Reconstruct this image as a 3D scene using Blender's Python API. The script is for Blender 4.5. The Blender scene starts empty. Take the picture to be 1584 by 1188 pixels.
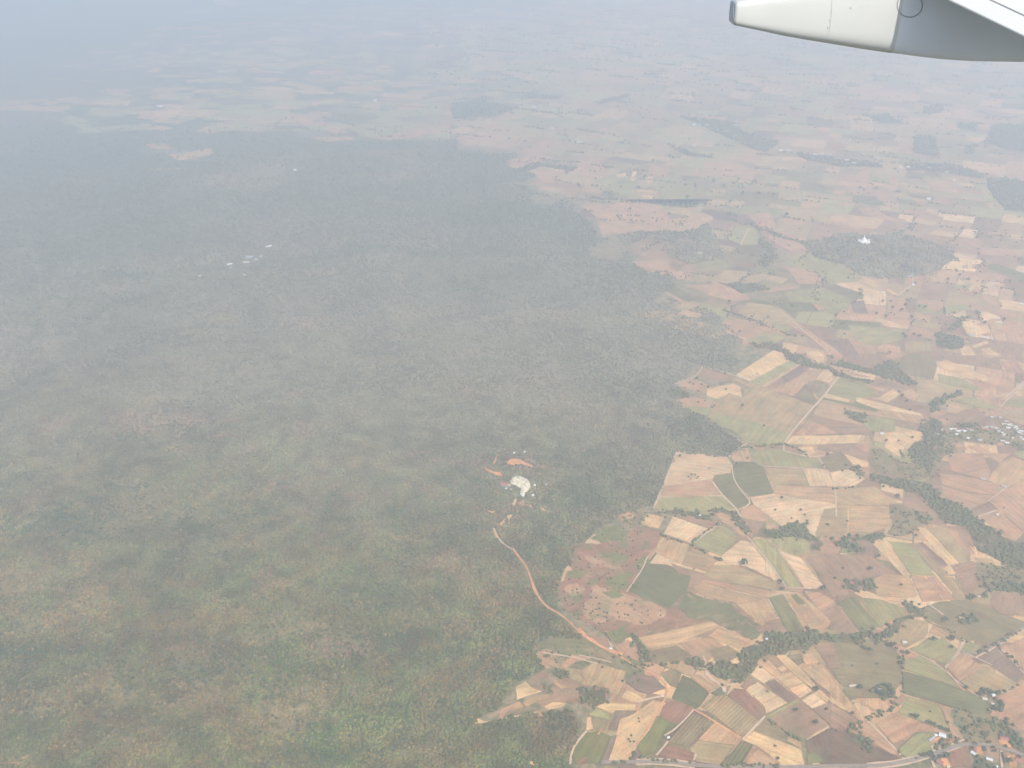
import bpy, bmesh, math, random
import numpy as np
from mathutils import Vector

# ------------------------------------------------------------------ camera, light, air
SC = bpy.context.scene
COL = SC.collection
R = math.radians
H = 2000.0                      # flying height above the plain, metres
PITCH = R(28.0)
F = 1554.0                      # focal length in photo pixels (photo is 1584 wide)
cam = bpy.data.cameras.new("camera")
cam.sensor_width = 36.0
cam.lens = 36.0 * F / 1584.0
cam.clip_start = 0.1
cam.clip_end = 200000.0
camo = bpy.data.objects.new("camera", cam)
COL.objects.link(camo)
camo.location = (0, 0, H)
camo.rotation_euler = (math.pi / 2 - PITCH, 0, 0)
SC.camera = camo

SUN_AZ, SUN_EL = R(153.0), R(50.0)     # clockwise from +Y: behind the viewer, to the right
to_sun = Vector((math.sin(SUN_AZ) * math.cos(SUN_EL), math.cos(SUN_AZ) * math.cos(SUN_EL), math.sin(SUN_EL)))
W = bpy.data.worlds.new("World")
SC.world = W
W.use_nodes = True
nt = W.node_tree
sky = nt.nodes.new("ShaderNodeTexSky")
sky.sky_type = 'NISHITA'
sky.sun_disc = False
sky.sun_elevation = SUN_EL
sky.sun_rotation = SUN_AZ
sky.altitude = 100
sky.dust_density = 2.0
nt.links.new(sky.outputs[0], nt.nodes["Background"].inputs[0])
nt.nodes["Background"].inputs[1].default_value = 0.14
sl = bpy.data.lights.new("sun", 'SUN')
sl.energy = 4.2
sl.angle = R(0.5)
sl.color = (1.0, 0.95, 0.87)
so = bpy.data.objects.new("sun", sl)
COL.objects.link(so)
so.rotation_euler = to_sun.to_track_quat('Z', 'Y').to_euler()
SC.view_settings.view_transform = 'Standard'
SC.view_settings.look = 'None'
SC.view_settings.exposure = 0.51
SC.view_settings.gamma = 1.0
SC.cycles.volume_bounces = 3
SC.cycles.max_bounces = 6
SC.cycles.diffuse_bounces = 2
SC.cycles.use_denoising = True
HAZE_DENSITY = 1.52e-4

# ------------------------------------------------------------------ helpers
rng = np.random.default_rng(7)
random.seed(7)
CP, SP = math.cos(PITCH), math.sin(PITCH)


def cam_point(px, py, d):
    """Photo pixel at forward depth d -> world point."""
    r, u = (px - 792) / F * d, (594 - py) / F * d
    return Vector((r, d * CP + u * SP, H - d * SP + u * CP))


def lattice(ix, iy, seed):
    n = (ix * 374761393 + iy * 668265263 + seed * 974634533) & 0xffffffff
    n = ((n ^ (n >> 13)) * 1274126177) & 0xffffffff
    n = n ^ (n >> 16)
    return (n & 0xffff) / 65535.0


def vnoise(x, y, seed=0):
    x = np.asarray(x, float); y = np.asarray(y, float)
    ix = np.floor(x).astype(np.int64); iy = np.floor(y).astype(np.int64)
    fx = x - ix; fy = y - iy
    fx = fx * fx * (3 - 2 * fx); fy = fy * fy * (3 - 2 * fy)
    a = lattice(ix, iy, seed); b = lattice(ix + 1, iy, seed)
    c = lattice(ix, iy + 1, seed); d = lattice(ix + 1, iy + 1, seed)
    return (a * (1 - fx) + b * fx) * (1 - fy) + (c * (1 - fx) + d * fx) * fy


def fbm(x, y, seed=0, oct=4):
    s, a, t = 0, 0.5, 0
    for k in range(oct):
        s = s + a * vnoise(x * 2 ** k, y * 2 ** k, seed + k)
        t += a; a *= 0.5
    return s / t


def inside(px, py, poly):
    px = np.asarray(px, float); py = np.asarray(py, float)
    r = np.zeros(px.shape, bool)
    n = len(poly)
    for i in range(n):
        x1, y1 = poly[i]; x2, y2 = poly[(i + 1) % n]
        if y1 == y2: continue
        c = ((y1 > py) != (y2 > py)) & (px < (x2 - x1) * (py - y1) / (y2 - y1) + x1)
        r ^= c
    return r


def project(x, y, z=0.0):
    """World -> photo pixel."""
    dz = z - H
    d = y * CP - dz * SP
    u = y * SP + dz * CP
    d = np.where(d < 1, 1, d)
    return 792 + x / d * F, 594 - u / d * F


def seg_dist(px, py, line):
    m = np.full(np.shape(px), 1e9)
    for (x1, y1), (x2, y2) in zip(line[:-1], line[1:]):
        dx, dy = x2 - x1, y2 - y1
        t = np.clip(((px - x1) * dx + (py - y1) * dy) / (dx * dx + dy * dy + 1e-9), 0, 1)
        m = np.minimum(m, np.hypot(px - x1 - t * dx, py - y1 - t * dy))
    return m


def flat(px, py):
    """Photo pixel -> point of the plain z = 0."""
    r, u = (px - 792) / F, (594 - py) / F
    dy, dz = CP + u * SP, -SP + u * CP
    t = H / -dz
    return r * t, dy * t


# the cultivated plain, as an outline on the ground
PLAIN_PX = [(885, 1230), (880, 1165), (900, 1125), (880, 1098), (800, 1112), (738, 1122), (732, 1112), (772, 1100), (795, 1062), (838, 1035),
            (822, 1010), (845, 985), (905, 990), (868, 950), (866, 905), (890, 850), (925, 815), (985, 792), (1012, 780), (1045, 700),
            (1128, 706), (1150, 688), (1098, 650), (1050, 625), (1044, 596), (1088, 568), (1140, 580), (1172, 562), (1118, 522), (1080, 492),
            (1045, 485), (1012, 446), (985, 412), (965, 394), (930, 352), (898, 320), (905, 300), (860, 285), (800, 258), (742, 226), (690, 212), (560, 205), (500, 192),
            (470, 182), (600, 172), (690, 160), (680, 135), (640, 112), (700, 86), (560, 60), (640, 36), (760, 22), (900, -4), (1300, -22), (1760, -22), (1760, 1230)]
PLAIN = [flat(*p) for p in PLAIN_PX]


def height(x, y):
    """Relief: gentle wooded hills left, flat plain right."""
    x = np.asarray(x, float); y = np.asarray(y, float)
    ins = inside(x, y, PLAIN)
    d = seg_dist(x, y, PLAIN)
    m = np.where(ins, 0.0, np.clip(d / 1100.0, 0, 1))
    m = m * m * (3 - 2 * m)
    h = 100 * (fbm(x / 1500 + 3.1, y / 1500 + 1.7, 11, 3) - 0.35) + 44 * (fbm(x / 420, y / 420, 23, 2) - 0.5)
    far = np.clip((y - 9000) / 6000, 0, 1)
    h = h + far * 260 * (fbm(x / 3200 + 5, y / 2600 + 2, 31, 3) - 0.35)
    return np.maximum(h, -20) * m


def plain_mask(x, y):
    """The plain with a border that frays into the forest farther off."""
    a = 10 + np.clip((y - 3500) / 2500, 0, 1) * 480 + np.clip((y - 6500) / 4000, 0, 1) * 1500
    jx = x + a * 2 * (fbm(x / 330, y / 330, 201, 3) - .5) + 24 * (fbm(x / 45, y / 45, 205, 2) - .5)
    jy = y + a * 2 * (fbm(x / 330, y / 330, 211, 3) - .5) + 24 * (fbm(x / 45, y / 45, 215, 2) - .5)
    return inside(jx, jy, PLAIN)


def at(px, py):
    """Photo pixel -> point on the ground."""
    r, u = (px - 792) / F, (594 - py) / F
    dy, dz = CP + u * SP, -SP + u * CP
    h = 0.0
    for _ in range(12):
        t = (H - h) / -dz
        h = float(height(r * t, dy * t))
    return r * t, dy * t, h


def T(ox, oy, s, pts):
    """Points read off an enlargement of the photo -> photo pixels."""
    return [(ox + x / s, oy + y / s) for x, y in pts]


def link(name, mesh, mat=None, parent=None):
    o = bpy.data.objects.new(name, mesh)
    COL.objects.link(o)
    if mat is not None:
        mesh.materials.append(mat)
    if parent is not None:
        o.parent = parent
    return o


def empty(name, loc, rz=0):
    o = bpy.data.objects.new(name, None)
    COL.objects.link(o)
    o.location = loc
    o.rotation_euler = (0, 0, rz)
    o.empty_display_size = 2
    return o


def tag(o, label=None, cat=None, group=None, kind=None):
    if label: o["label"] = label
    if cat: o["category"] = cat
    if group: o["group"] = group
    if kind: o["kind"] = kind
    return o


def np_mesh(name, co, faces, n=4):
    me = bpy.data.meshes.new(name)
    co = np.asarray(co, np.float32); faces = np.asarray(faces, np.int32)
    me.vertices.add(len(co)); me.vertices.foreach_set("co", co.ravel())
    me.loops.add(faces.size); me.loops.foreach_set("vertex_index", faces.ravel())
    me.polygons.add(len(faces)); me.polygons.foreach_set("loop_start", np.arange(0, faces.size, n, dtype=np.int32))
    me.update(calc_edges=True)
    return me


def attr(me, name, typ, dom, data):
    a = me.attributes.new(name, typ, dom)
    data = np.asarray(data, np.float32)
    a.data.foreach_set("color" if 'COLOR' in typ else "value", data.ravel())


# ------------------------------------------------------------------ materials
class NT:
    def __init__(s, name, rough=0.9, spec=0.15):
        s.m = bpy.data.materials.new(name); s.m.use_nodes = True
        s.t = s.m.node_tree; s.b = s.t.nodes["Principled BSDF"]
        s.b.inputs["Roughness"].default_value = rough
        s.b.inputs["Specular IOR Level"].default_value = spec

    def n(s, typ, **kw):
        o = s.t.nodes.new(typ)
        for k, v in kw.items():
            if k.startswith("i_"):
                o.inputs[k[2:].replace("_", " ")].default_value = v
            else:
                setattr(o, k, v)
        return o

    def l(s, a, b): s.t.links.new(a, b)

    def pos(s): return s.n("ShaderNodeNewGeometry").outputs["Position"]

    def noise(s, vec, size, detail=4, rough=0.55, dist=0.0):
        o = s.n("ShaderNodeTexNoise"); o.inputs["Scale"].default_value = 1.0 / size
        o.inputs["Detail"].default_value = detail; o.inputs["Roughness"].default_value = rough
        o.inputs["Distortion"].default_value = dist
        s.l(vec, o.inputs["Vector"]); return o.outputs["Fac"]

    def rmp(s, v, a, b, c=0.0, d=1.0):
        o = s.n("ShaderNodeMapRange"); o.inputs[1].default_value = a; o.inputs[2].default_value = b
        o.inputs[3].default_value = c; o.inputs[4].default_value = d
        s.l(v, o.inputs[0]); return o.outputs[0]

    def mix(s, f, a, b, mode='MIX'):
        o = s.n("ShaderNodeMix", data_type='RGBA', blend_type=mode)
        for i, v in ((0, f), (6, a), (7, b)):
            if isinstance(v, (int, float)): o.inputs[i].default_value = v
            elif isinstance(v, tuple): o.inputs[i].default_value = v + (1.0,) if len(v) == 3 else v
            else: s.l(v, o.inputs[i])
        return o.outputs[2]

    def math(s, op, a, b=0.0):
        o = s.n("ShaderNodeMath", operation=op)
        for i, v in ((0, a), (1, b)):
            if isinstance(v, (int, float)): o.inputs[i].default_value = v
            else: s.l(v, o.inputs[i])
        return o.outputs[0]

    def attr(s, name, col=False):
        o = s.n("ShaderNodeAttribute", attribute_name=name)
        return o.outputs["Color" if col else "Fac"]

    def out(s, col):
        s.l(col, s.b.inputs["Base Color"]); return s.m


def mat_plain(name, c, rough=0.6, spec=0.3, var=0.12, size=3.0):
    m = NT(name, rough, spec)
    v = m.rmp(m.noise(m.pos(), size, 3), 0.3, 0.7, 1 - var, 1 + var)
    return m.out(m.mix(1.0, c, v, 'MULTIPLY'))


# forest floor / open ground
FOREST_A, FOREST_B, FOREST_C = (0.100, 0.108, 0.045), (0.155, 0.122, 0.065), (0.200, 0.150, 0.066)
m = NT("forest_floor")
p = m.pos()
n1 = m.rmp(m.noise(p, 520, 5, 0.6), 0.38, 0.62)
n2 = m.rmp(m.noise(p, 90, 5, 0.65), 0.35, 0.65)
n3 = m.rmp(m.noise(p, 17, 3, 0.6), 0.3, 0.7)
c = m.mix(n1, FOREST_A, FOREST_B)
c = m.mix(m.math('MULTIPLY', n2, 0.35), c, FOREST_C)
c = m.mix(m.math('MULTIPLY', m.attr("haze_pale"), 0.62), c, (0.235, 0.195, 0.125))  # mid-distance floor paled, haze brightness mixed into its colour
c = m.mix(1.0, c, m.rmp(n3, 0, 1, 0.72, 1.26), 'MULTIPLY')
nb = m.noise(p, 34, 6, 0.75, 0.5)
def patch(aname, col, lo, hi, c):
    k = m.math('MULTIPLY', m.math('MULTIPLY', m.attr(aname), m.rmp(nb, lo, hi)), m.rmp(m.noise(p, 13, 3, 0.7), 0.36, 0.56))
    return m.mix(k, c, col)
c = patch("tan", (0.40, 0.27, 0.12), 0.42, 0.60, c)
c = patch("red", (0.37, 0.205, 0.125), 0.42, 0.62, c)
c = patch("green", (0.062, 0.085, 0.036), 0.25, 0.55, c)
cf = m.mix(m.rmp(nb, 0.42, 0.58), (0.13, 0.125, 0.052), (0.30, 0.205, 0.115))
cf = m.mix(1.0, cf, m.rmp(n3, 0, 1, 0.8, 1.2), 'MULTIPLY')
c = m.mix(m.attr("plain"), c, cf)
M_GROUND = m.out(c)

# worked fields: colour and furrow contrast come with each field
m = NT("worked_soil", 0.95, 0.1)
p = m.pos()
uv = m.n("ShaderNodeUVMap", uv_map="rows").outputs[0]
base = m.attr("soil", True)
fur = m.attr("furrow")
w = m.n("ShaderNodeTexWave", wave_type='BANDS', bands_direction='Y')
w.inputs["Scale"].default_value = 0.045; w.inputs["Distortion"].default_value = 2.2
w.inputs["Detail"].default_value = 2.5; w.inputs["Detail Scale"].default_value = 0.35
m.l(uv, w.inputs["Vector"])
wv = m.math('MULTIPLY', m.math('SUBTRACT', w.outputs["Fac"], 0.5), fur)
mp = m.n("ShaderNodeMapping"); mp.inputs["Scale"].default_value = (0.12, 1.0, 1.0)
m.l(uv, mp.inputs["Vector"])
streak = m.rmp(m.noise(mp.outputs[0], 9, 3, 0.6), 0.3, 0.7, -0.22, 0.22)
patchy = m.rmp(m.noise(p, 70, 5, 0.6), 0.3, 0.7, -0.22, 0.22)
grain = m.rmp(m.noise(p, 6, 2, 0.6), 0.25, 0.75, -0.18, 0.18)
v = m.math('ADD', m.math('ADD', m.math('ADD', wv, streak), m.math('ADD', patchy, grain)), 1.0)
c = m.mix(1.0, base, v, 'MULTIPLY')
hue = m.rmp(m.noise(p, 38, 3, 0.6), 0.35, 0.65)
c = m.mix(1.0, c, m.mix(hue, (1.07, 0.965, 0.92), (0.94, 1.035, 1.05)), 'MULTIPLY')
weed = m.math('MULTIPLY', m.rmp(m.noise(p, 130, 5, 0.65), 0.50, 0.68), 0.28)
c = m.mix(weed, c, (0.195, 0.185, 0.085))
scr = m.math('MULTIPLY', m.rmp(m.noise(p, 75, 6, 0.7), 0.52, 0.62), m.attr("scrub"))
c = m.mix(scr, c, (0.125, 0.145, 0.052))
scr2 = m.math('MULTIPLY', m.rmp(m.noise(p, 33, 5, 0.7, 0.4), 0.55, 0.66), m.attr("scrub"))
c = m.mix(scr2, c, (0.36, 0.215, 0.13))
M_SOIL = m.out(c)

# foliage: per-crown tint
m = NT("foliage", 0.8, 0.1)
v = m.rmp(m.noise(m.pos(), 2.6, 3, 0.6), 0.3, 0.7, 0.75, 1.25)
M_LEAF = m.out(m.mix(1.0, m.attr("tint", True), v, 'MULTIPLY'))
M_BARK = mat_plain("bark", (0.12, 0.09, 0.065), 0.9)
M_TRACK = mat_plain("dirt_track", (0.52, 0.36, 0.23), 0.95, 0.1, 0.15, 12)
M_LATERITE = mat_plain("laterite_road", (0.54, 0.245, 0.11), 0.95, 0.1, 0.25, 18)
M_ROAD = mat_plain("worn_asphalt", (0.25, 0.19, 0.145), 0.9, 0.2, 0.15, 10)
M_ROCK = NT("quarried_rock", 0.9, 0.15)
_p = M_ROCK.pos()
_n = M_ROCK.rmp(M_ROCK.noise(_p, 13, 5, 0.75), 0.36, 0.50)
_c = M_ROCK.mix(_n, (0.20, 0.18, 0.12), (0.66, 0.58, 0.40))
M_ROCK = M_ROCK.out(_c)
M_WHITE = mat_plain("white_limewash", (0.82, 0.81, 0.78), 0.6, 0.3, 0.05)
M_ROOF = {"white": mat_plain("white_sheet_roof", (0.58, 0.575, 0.56), 0.45, 0.4, 0.06),
          "red": mat_plain("rusty_red_roof", (0.36, 0.13, 0.095), 0.7, 0.2, 0.2),
          "grey": mat_plain("grey_tin_roof", (0.33, 0.33, 0.33), 0.6, 0.3, 0.15),
          "cream": mat_plain("cream_tile_roof", (0.50, 0.43, 0.33), 0.7, 0.2, 0.1),
          "tan": mat_plain("thatch_roof", (0.46, 0.32, 0.20), 0.9, 0.1, 0.2)}
M_WALLM = mat_plain("plaster_wall", (0.60, 0.55, 0.47), 0.8, 0.2, 0.1)

# ------------------------------------------------------------------ ground sheet
def axis(lo, hi, a, b, step, grow):
    v = list(np.arange(a, b, step)); s = step
    x = v[-1]
    while x < hi:
        s *= grow; x += s; v.append(x)
    s = step; x = v[0]; pre = []
    while x > lo:
        s *= grow; x -= s; pre.append(x)
    return np.array(pre[::-1] + v)

# soft patches in the forest: photo x, y, half width, half height, strength
SOFT = {
    "red": [(90, 655, 26, 14, 1), (222, 650, 48, 15, 1.1), (295, 650, 45, 8, .9), (345, 672, 20, 6, .6), (470, 665, 22, 14, .8), (475, 500, 32, 10, .9),
            (385, 575, 16, 14, .7), (455, 610, 14, 8, .7), (385, 700, 18, 18, .5), (510, 1003, 38, 14, 1), (545, 1000, 30, 12, .8),
            (640, 705, 22, 5, .7), (690, 715, 40, 7, .7), (640, 520, 30, 6, .5), (810, 495, 26, 10, .6), (860, 490, 22, 8, .5),
            (720, 545, 60, 10, .3), (1010, 550, 30, 12, .3), (920, 640, 40, 10, .35), (515, 375, 26, 9, .6), (355, 285, 24, 8, .5), (505, 420, 14, 4, .7),
            (130, 100, 70, 10, .6), (300, 95, 120, 10, .7), (420, 92, 110, 10, .6), (130, 145, 120, 10, .5), (560, 90, 90, 12, .4), (200, 8, 90, 9, .5),
            (120, 960, 36, 10, .4), (300, 1010, 40, 20, .35), (800, 905, 40, 20, .35), (0, 510, 12, 9, .6), (820, 718, 30, 14, .9), (745, 715, 30, 8, .6),
            (905, 800, 20, 8, .5), (965, 700, 40, 30, .25), (790, 800, 22, 10, .7), (765, 790, 25, 8, .6)],
    "tan": [(270, 690, 20, 8, .7), (240, 620, 24, 8, .5), (30, 895, 60, 26, .8), (110, 940, 26, 10, .9), (60, 970, 50, 20, .6), (40, 870, 30, 12, .7),
            (250, 780, 90, 34, .55), (340, 770, 70, 36, .5), (290, 800, 60, 14, .7), (395, 985, 34, 8, .9), (470, 972, 46, 8, 1), (540, 985, 40, 6, .9),
            (340, 1070, 120, 44, .42), (440, 1095, 75, 36, .85), (450, 1128, 36, 12, .8), (180, 1070, 120, 30, .45), (60, 1090, 60, 24, .5),
            (120, 900, 60, 22, .45), (560, 690, 40, 10, .4), (620, 830, 60, 16, .4), (680, 880, 90, 26, .3), (750, 900, 50, 20, .45), (880, 630, 60, 12, .5),
            (780, 600, 50, 8, .4), (600, 560, 60, 10, .3), (340, 280, 60, 12, .6), (250, 232, 26, 5, .9), (300, 240, 20, 6, .9), (265, 264, 36, 3, .9),
            (410, 262, 40, 8, .5), (480, 240, 36, 6, .5), (330, 400, 40, 10, .3), (480, 425, 10, 4, .6), (640, 485, 40, 10, .35), (540, 715, 30, 6, .6),
            (700, 590, 40, 8, .3), (860, 730, 30, 12, .3), (900, 860, 30, 14, .4), (30, 1178, 30, 4, .9), (60, 1182, 18, 4, .9), (560, 20, 60, 5, .5),
            (390, 45, 60, 5, .4), (100, 20, 60, 6, .4), (220, 740, 40, 8, .5), (980, 780, 20, 8, .6)],
    "green": [(90, 810, 110, 20, .8), (620, 990, 110, 20, .5), (60, 1010, 120, 16, .7), (330, 1030, 160, 14, .5), (900, 770, 60, 20, .6), (860, 840, 60, 20, .6),
              (520, 1160, 90, 26, .6), (640, 1110, 90, 40, .5), (850, 1090, 60, 20, .5), (560, 930, 80, 20, .4), (760, 1000, 60, 22, .7), (930, 720, 50, 14, .4),
              (1060, 660, 50, 20, .7), (1010, 600, 60, 16, .5), (1130, 555, 46, 12, .5), (820, 340, 200, 30, .5), (100, 330, 160, 60, .5), (740, 250, 60, 30, .4),
              (400, 790, 40, 12, .4), (180, 470, 160, 26, .3), (110, 240, 160, 40, .5), (940, 870, 30, 14, .5)],
}
_r = random.Random(5)
for _k in range(75):                      # the small untidy openings and denser patches all through the forest
    SOFT[_r.choice(["tan", "red", "green", "green"])].append((_r.uniform(-60, 800), _r.uniform(195, 430), _r.uniform(18, 70), _r.uniform(2.5, 7), _r.uniform(.35, .75)))
for _k in range(150):
    SOFT[_r.choice(["tan", "red", "green", "green", "tan"])].append((_r.uniform(-60, 1000), _r.uniform(400, 1200), _r.uniform(10, 45), _r.uniform(4, 12), _r.uniform(.3, .6)))
SOFT_W = {}
for k, lst in SOFT.items():
    o = []
    for (px, py, rx, ry, s) in lst:
        x, y, h = at(px, py)
        d = y * CP + (H - h) * SP
        dep = math.atan2(H - h, y)
        o.append((x, y, rx * d / F, ry * d / F / math.sin(dep), s))
    SOFT_W[k] = o


def haze_pale(x, y):
    """Browner mid-distance forest, paled further to put haze brightness into its colour."""
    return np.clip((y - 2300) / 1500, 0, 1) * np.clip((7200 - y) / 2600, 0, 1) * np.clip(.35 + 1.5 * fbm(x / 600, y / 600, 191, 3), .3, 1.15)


def soft(kind, x, y):
    v = np.zeros(np.shape(x))
    wx = x + 60 * (fbm(x / 110, y / 110, 5, 2) - .5); wy = y + 60 * (fbm(x / 110, y / 110, 9, 2) - .5)
    for cx, cy, rx, ry, s in SOFT_W[kind]:
        q = ((wx - cx) / rx) ** 2 + ((wy - cy) / ry) ** 2
        v = np.maximum(v, s * np.exp(-q * 0.9) * 1.25)
    return np.clip(v, 0, 1)


gx = axis(-70000, 70000, -2400, 2000, 16, 1.07)
gy = axis(-8000, 120000, 1650, 5200, 16, 1.035)
X, Y = np.meshgrid(gx, gy)
Z = height(X, Y)
nx, ny = len(gx), len(gy)
idx = np.arange(nx * ny).reshape(ny, nx)
fc = np.stack([idx[:-1, :-1], idx[:-1, 1:], idx[1:, 1:], idx[1:, :-1]], -1).reshape(-1, 4)
me = np_mesh("ground", np.stack([X, Y, Z], -1).reshape(-1, 3), fc)
for k in SOFT:
    attr(me, k, 'FLOAT', 'POINT', soft(k, X, Y))
attr(me, "haze_pale", 'FLOAT', 'POINT', haze_pale(X, Y))
attr(me, "plain", 'FLOAT', 'POINT', plain_mask(X, Y).astype(float))
me.polygons.foreach_set("use_smooth", np.ones(len(fc), bool))
tag(link("ground", me, M_GROUND), kind="structure")

# ------------------------------------------------------------------ fields
PAL = {  # real soil and crop colours
    'S': (0.475, 0.37, 0.265), 'W': (0.47, 0.38, 0.31), 'T': (0.365, 0.27, 0.20), 'P': (0.335, 0.23, 0.185), 'B': (0.235, 0.17, 0.145),
    'U': (0.175, 0.135, 0.135), 'G': (0.140, 0.150, 0.088), 'K': (0.120, 0.135, 0.080), 'L': (0.235, 0.245, 0.145), 'O': (0.29, 0.24, 0.17), 'Q': (0.185, 0.165, 0.115),
    'R': (0.215, 0.128, 0.108), 'E': (0.50, 0.28, 0.17), 'V': (0.140, 0.160, 0.068), 'N': (0.135, 0.095, 0.080), 'D': (0.095, 0.098, 0.062), 'Y': (0.46, 0.36, 0.25)}
PAL = {k: (r * 1.15, g * 0.91, b_ * 0.59) for k, (r, g, b_) in PAL.items()}
n_field = [0]
BARE, BARE_LINES = [], []      # where no forest crowns stand


def rows_dir(pts):
    best, ang = 0, 0
    for i in range(len(pts)):
        dx = pts[(i + 1) % len(pts)][0] - pts[i][0]; dy = pts[(i + 1) % len(pts)][1] - pts[i][1]
        if dx * dx + dy * dy > best:
            best, ang = dx * dx + dy * dy, math.atan2(dy, dx)
    return ang


def sheet(name, pts, z, col, fur, ang=None, mat=None, cuts=0, kind="structure", balk=0.0, edge=None, rows=1.0, scrub=0.0):
    """A ground sheet with this outline (world x, y), laid over the relief; balk = width of its grassy margin."""
    bm = bmesh.new()
    f0 = bm.faces.new([bm.verts.new((x, y, 0)) for x, y in pts])
    f0.normal_update()
    if f0.normal.z < 0: f0.normal_flip()
    inner = {f0}
    if balk:
        bmesh.ops.inset_region(bm, faces=[f0], thickness=balk, use_even_offset=True, use_boundary=True)
    f0.material_index = 1
    bmesh.ops.triangulate(bm, faces=bm.faces[:])
    for _ in range(cuts):
        bmesh.ops.subdivide_edges(bm, edges=bm.edges[:], cuts=1, use_grid_fill=True)
        bmesh.ops.triangulate(bm, faces=bm.faces[:])
    if ang is None: ang = rows_dir(pts)
    ca, sa = math.cos(ang) * rows, math.sin(ang) * rows
    uvl = bm.loops.layers.uv.new("rows")
    co = np.array([v.co[:2] for v in bm.verts])
    hz = height(co[:, 0], co[:, 1])
    for v, h in zip(bm.verts, hz): v.co.z = h + z
    fcol = []
    for f in bm.faces:
        f.normal_update()
        if f.normal.z < 0: f.normal_flip()
        fcol.append(col if f.material_index == 1 or edge is None else edge)
        f.material_index = 0
        for l in f.loops:
            x, y = l.vert.co.x, l.vert.co.y
            l[uvl].uv = (x * ca + y * sa, -x * sa + y * ca)
    me = bpy.data.meshes.new(name); bm.to_mesh(me); bm.free()
    nf = len(me.polygons)
    attr(me, "soil", 'FLOAT_COLOR', 'FACE', np.array([c + (1,) for c in fcol]))
    attr(me, "furrow", 'FLOAT', 'FACE', np.full(nf, fur))
    attr(me, "scrub", 'FLOAT', 'FACE', np.full(nf, scrub))
    o = link(name, me, mat or M_SOIL)
    o["kind"] = kind
    return o


def rough_edge(pts, amp):
    """Break a straight outline into slightly irregular stretches."""
    out = []
    n = len(pts)
    for i in range(n):
        x1, y1 = pts[i]; x2, y2 = pts[(i + 1) % n]
        L = math.hypot(x2 - x1, y2 - y1)
        k = max(1, min(8, int(L / 45)))
        for j in range(k):
            t = j / k
            a = amp if j else amp * 0.3
            out.append((x1 + (x2 - x1) * t + random.uniform(-a, a), y1 + (y2 - y1) * t + random.uniform(-a, a)))
    return out


def ragged(pts):
    for amp in (.16, .16, .15, .13):
        out = []
        for i in range(len(pts)):
            (x1, y1), (x2, y2) = pts[i], pts[(i + 1) % len(pts)]
            L = math.hypot(x2 - x1, y2 - y1); q = random.uniform(-amp, amp) if L > 9 else 0
            out += [(x1, y1), ((x1 + x2) / 2 - (y2 - y1) * q, (y1 + y2) / 2 + (x2 - x1) * q)]
        pts = out
    return pts


def field(code, px, fur=None):
    n_field[0] += 1
    pts = [flat(*p) for p in px]
    base = PAL[code[0]]
    j = random.uniform(0.92, 1.08)
    col = tuple(min(0.85, c * j * random.uniform(0.98, 1.02)) for c in base)
    if "x" in code:                                       # scrub: ragged outline, no margin
        return sheet("field", ragged(pts), 0.45 + 0.0033 * n_field[0], col, .05, scrub=.75)
    pts = rough_edge(pts, 2.2)
    dark = random.random() < .62
    edge = (col[0] * .70, col[1] * .75, col[2] * .75) if dark else tuple(min(.8, c * 1.12) for c in col)
    far = max(1.0, sum(p[1] for p in pts) / len(pts) / 3500)
    rows, fr = random.uniform(.5, .9), random.uniform(0.03, 0.13)
    if "s" in code: rows, fr = .80, .38                   # planted in wide rows
    return sheet("field", pts, 0.45 + 0.0033 * n_field[0], col, fr, balk=random.uniform(1.4, 2.8) * min(far, 2), edge=edge, rows=rows)


# the far patchwork of small fields, one sheet
HEDGE = []


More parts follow.
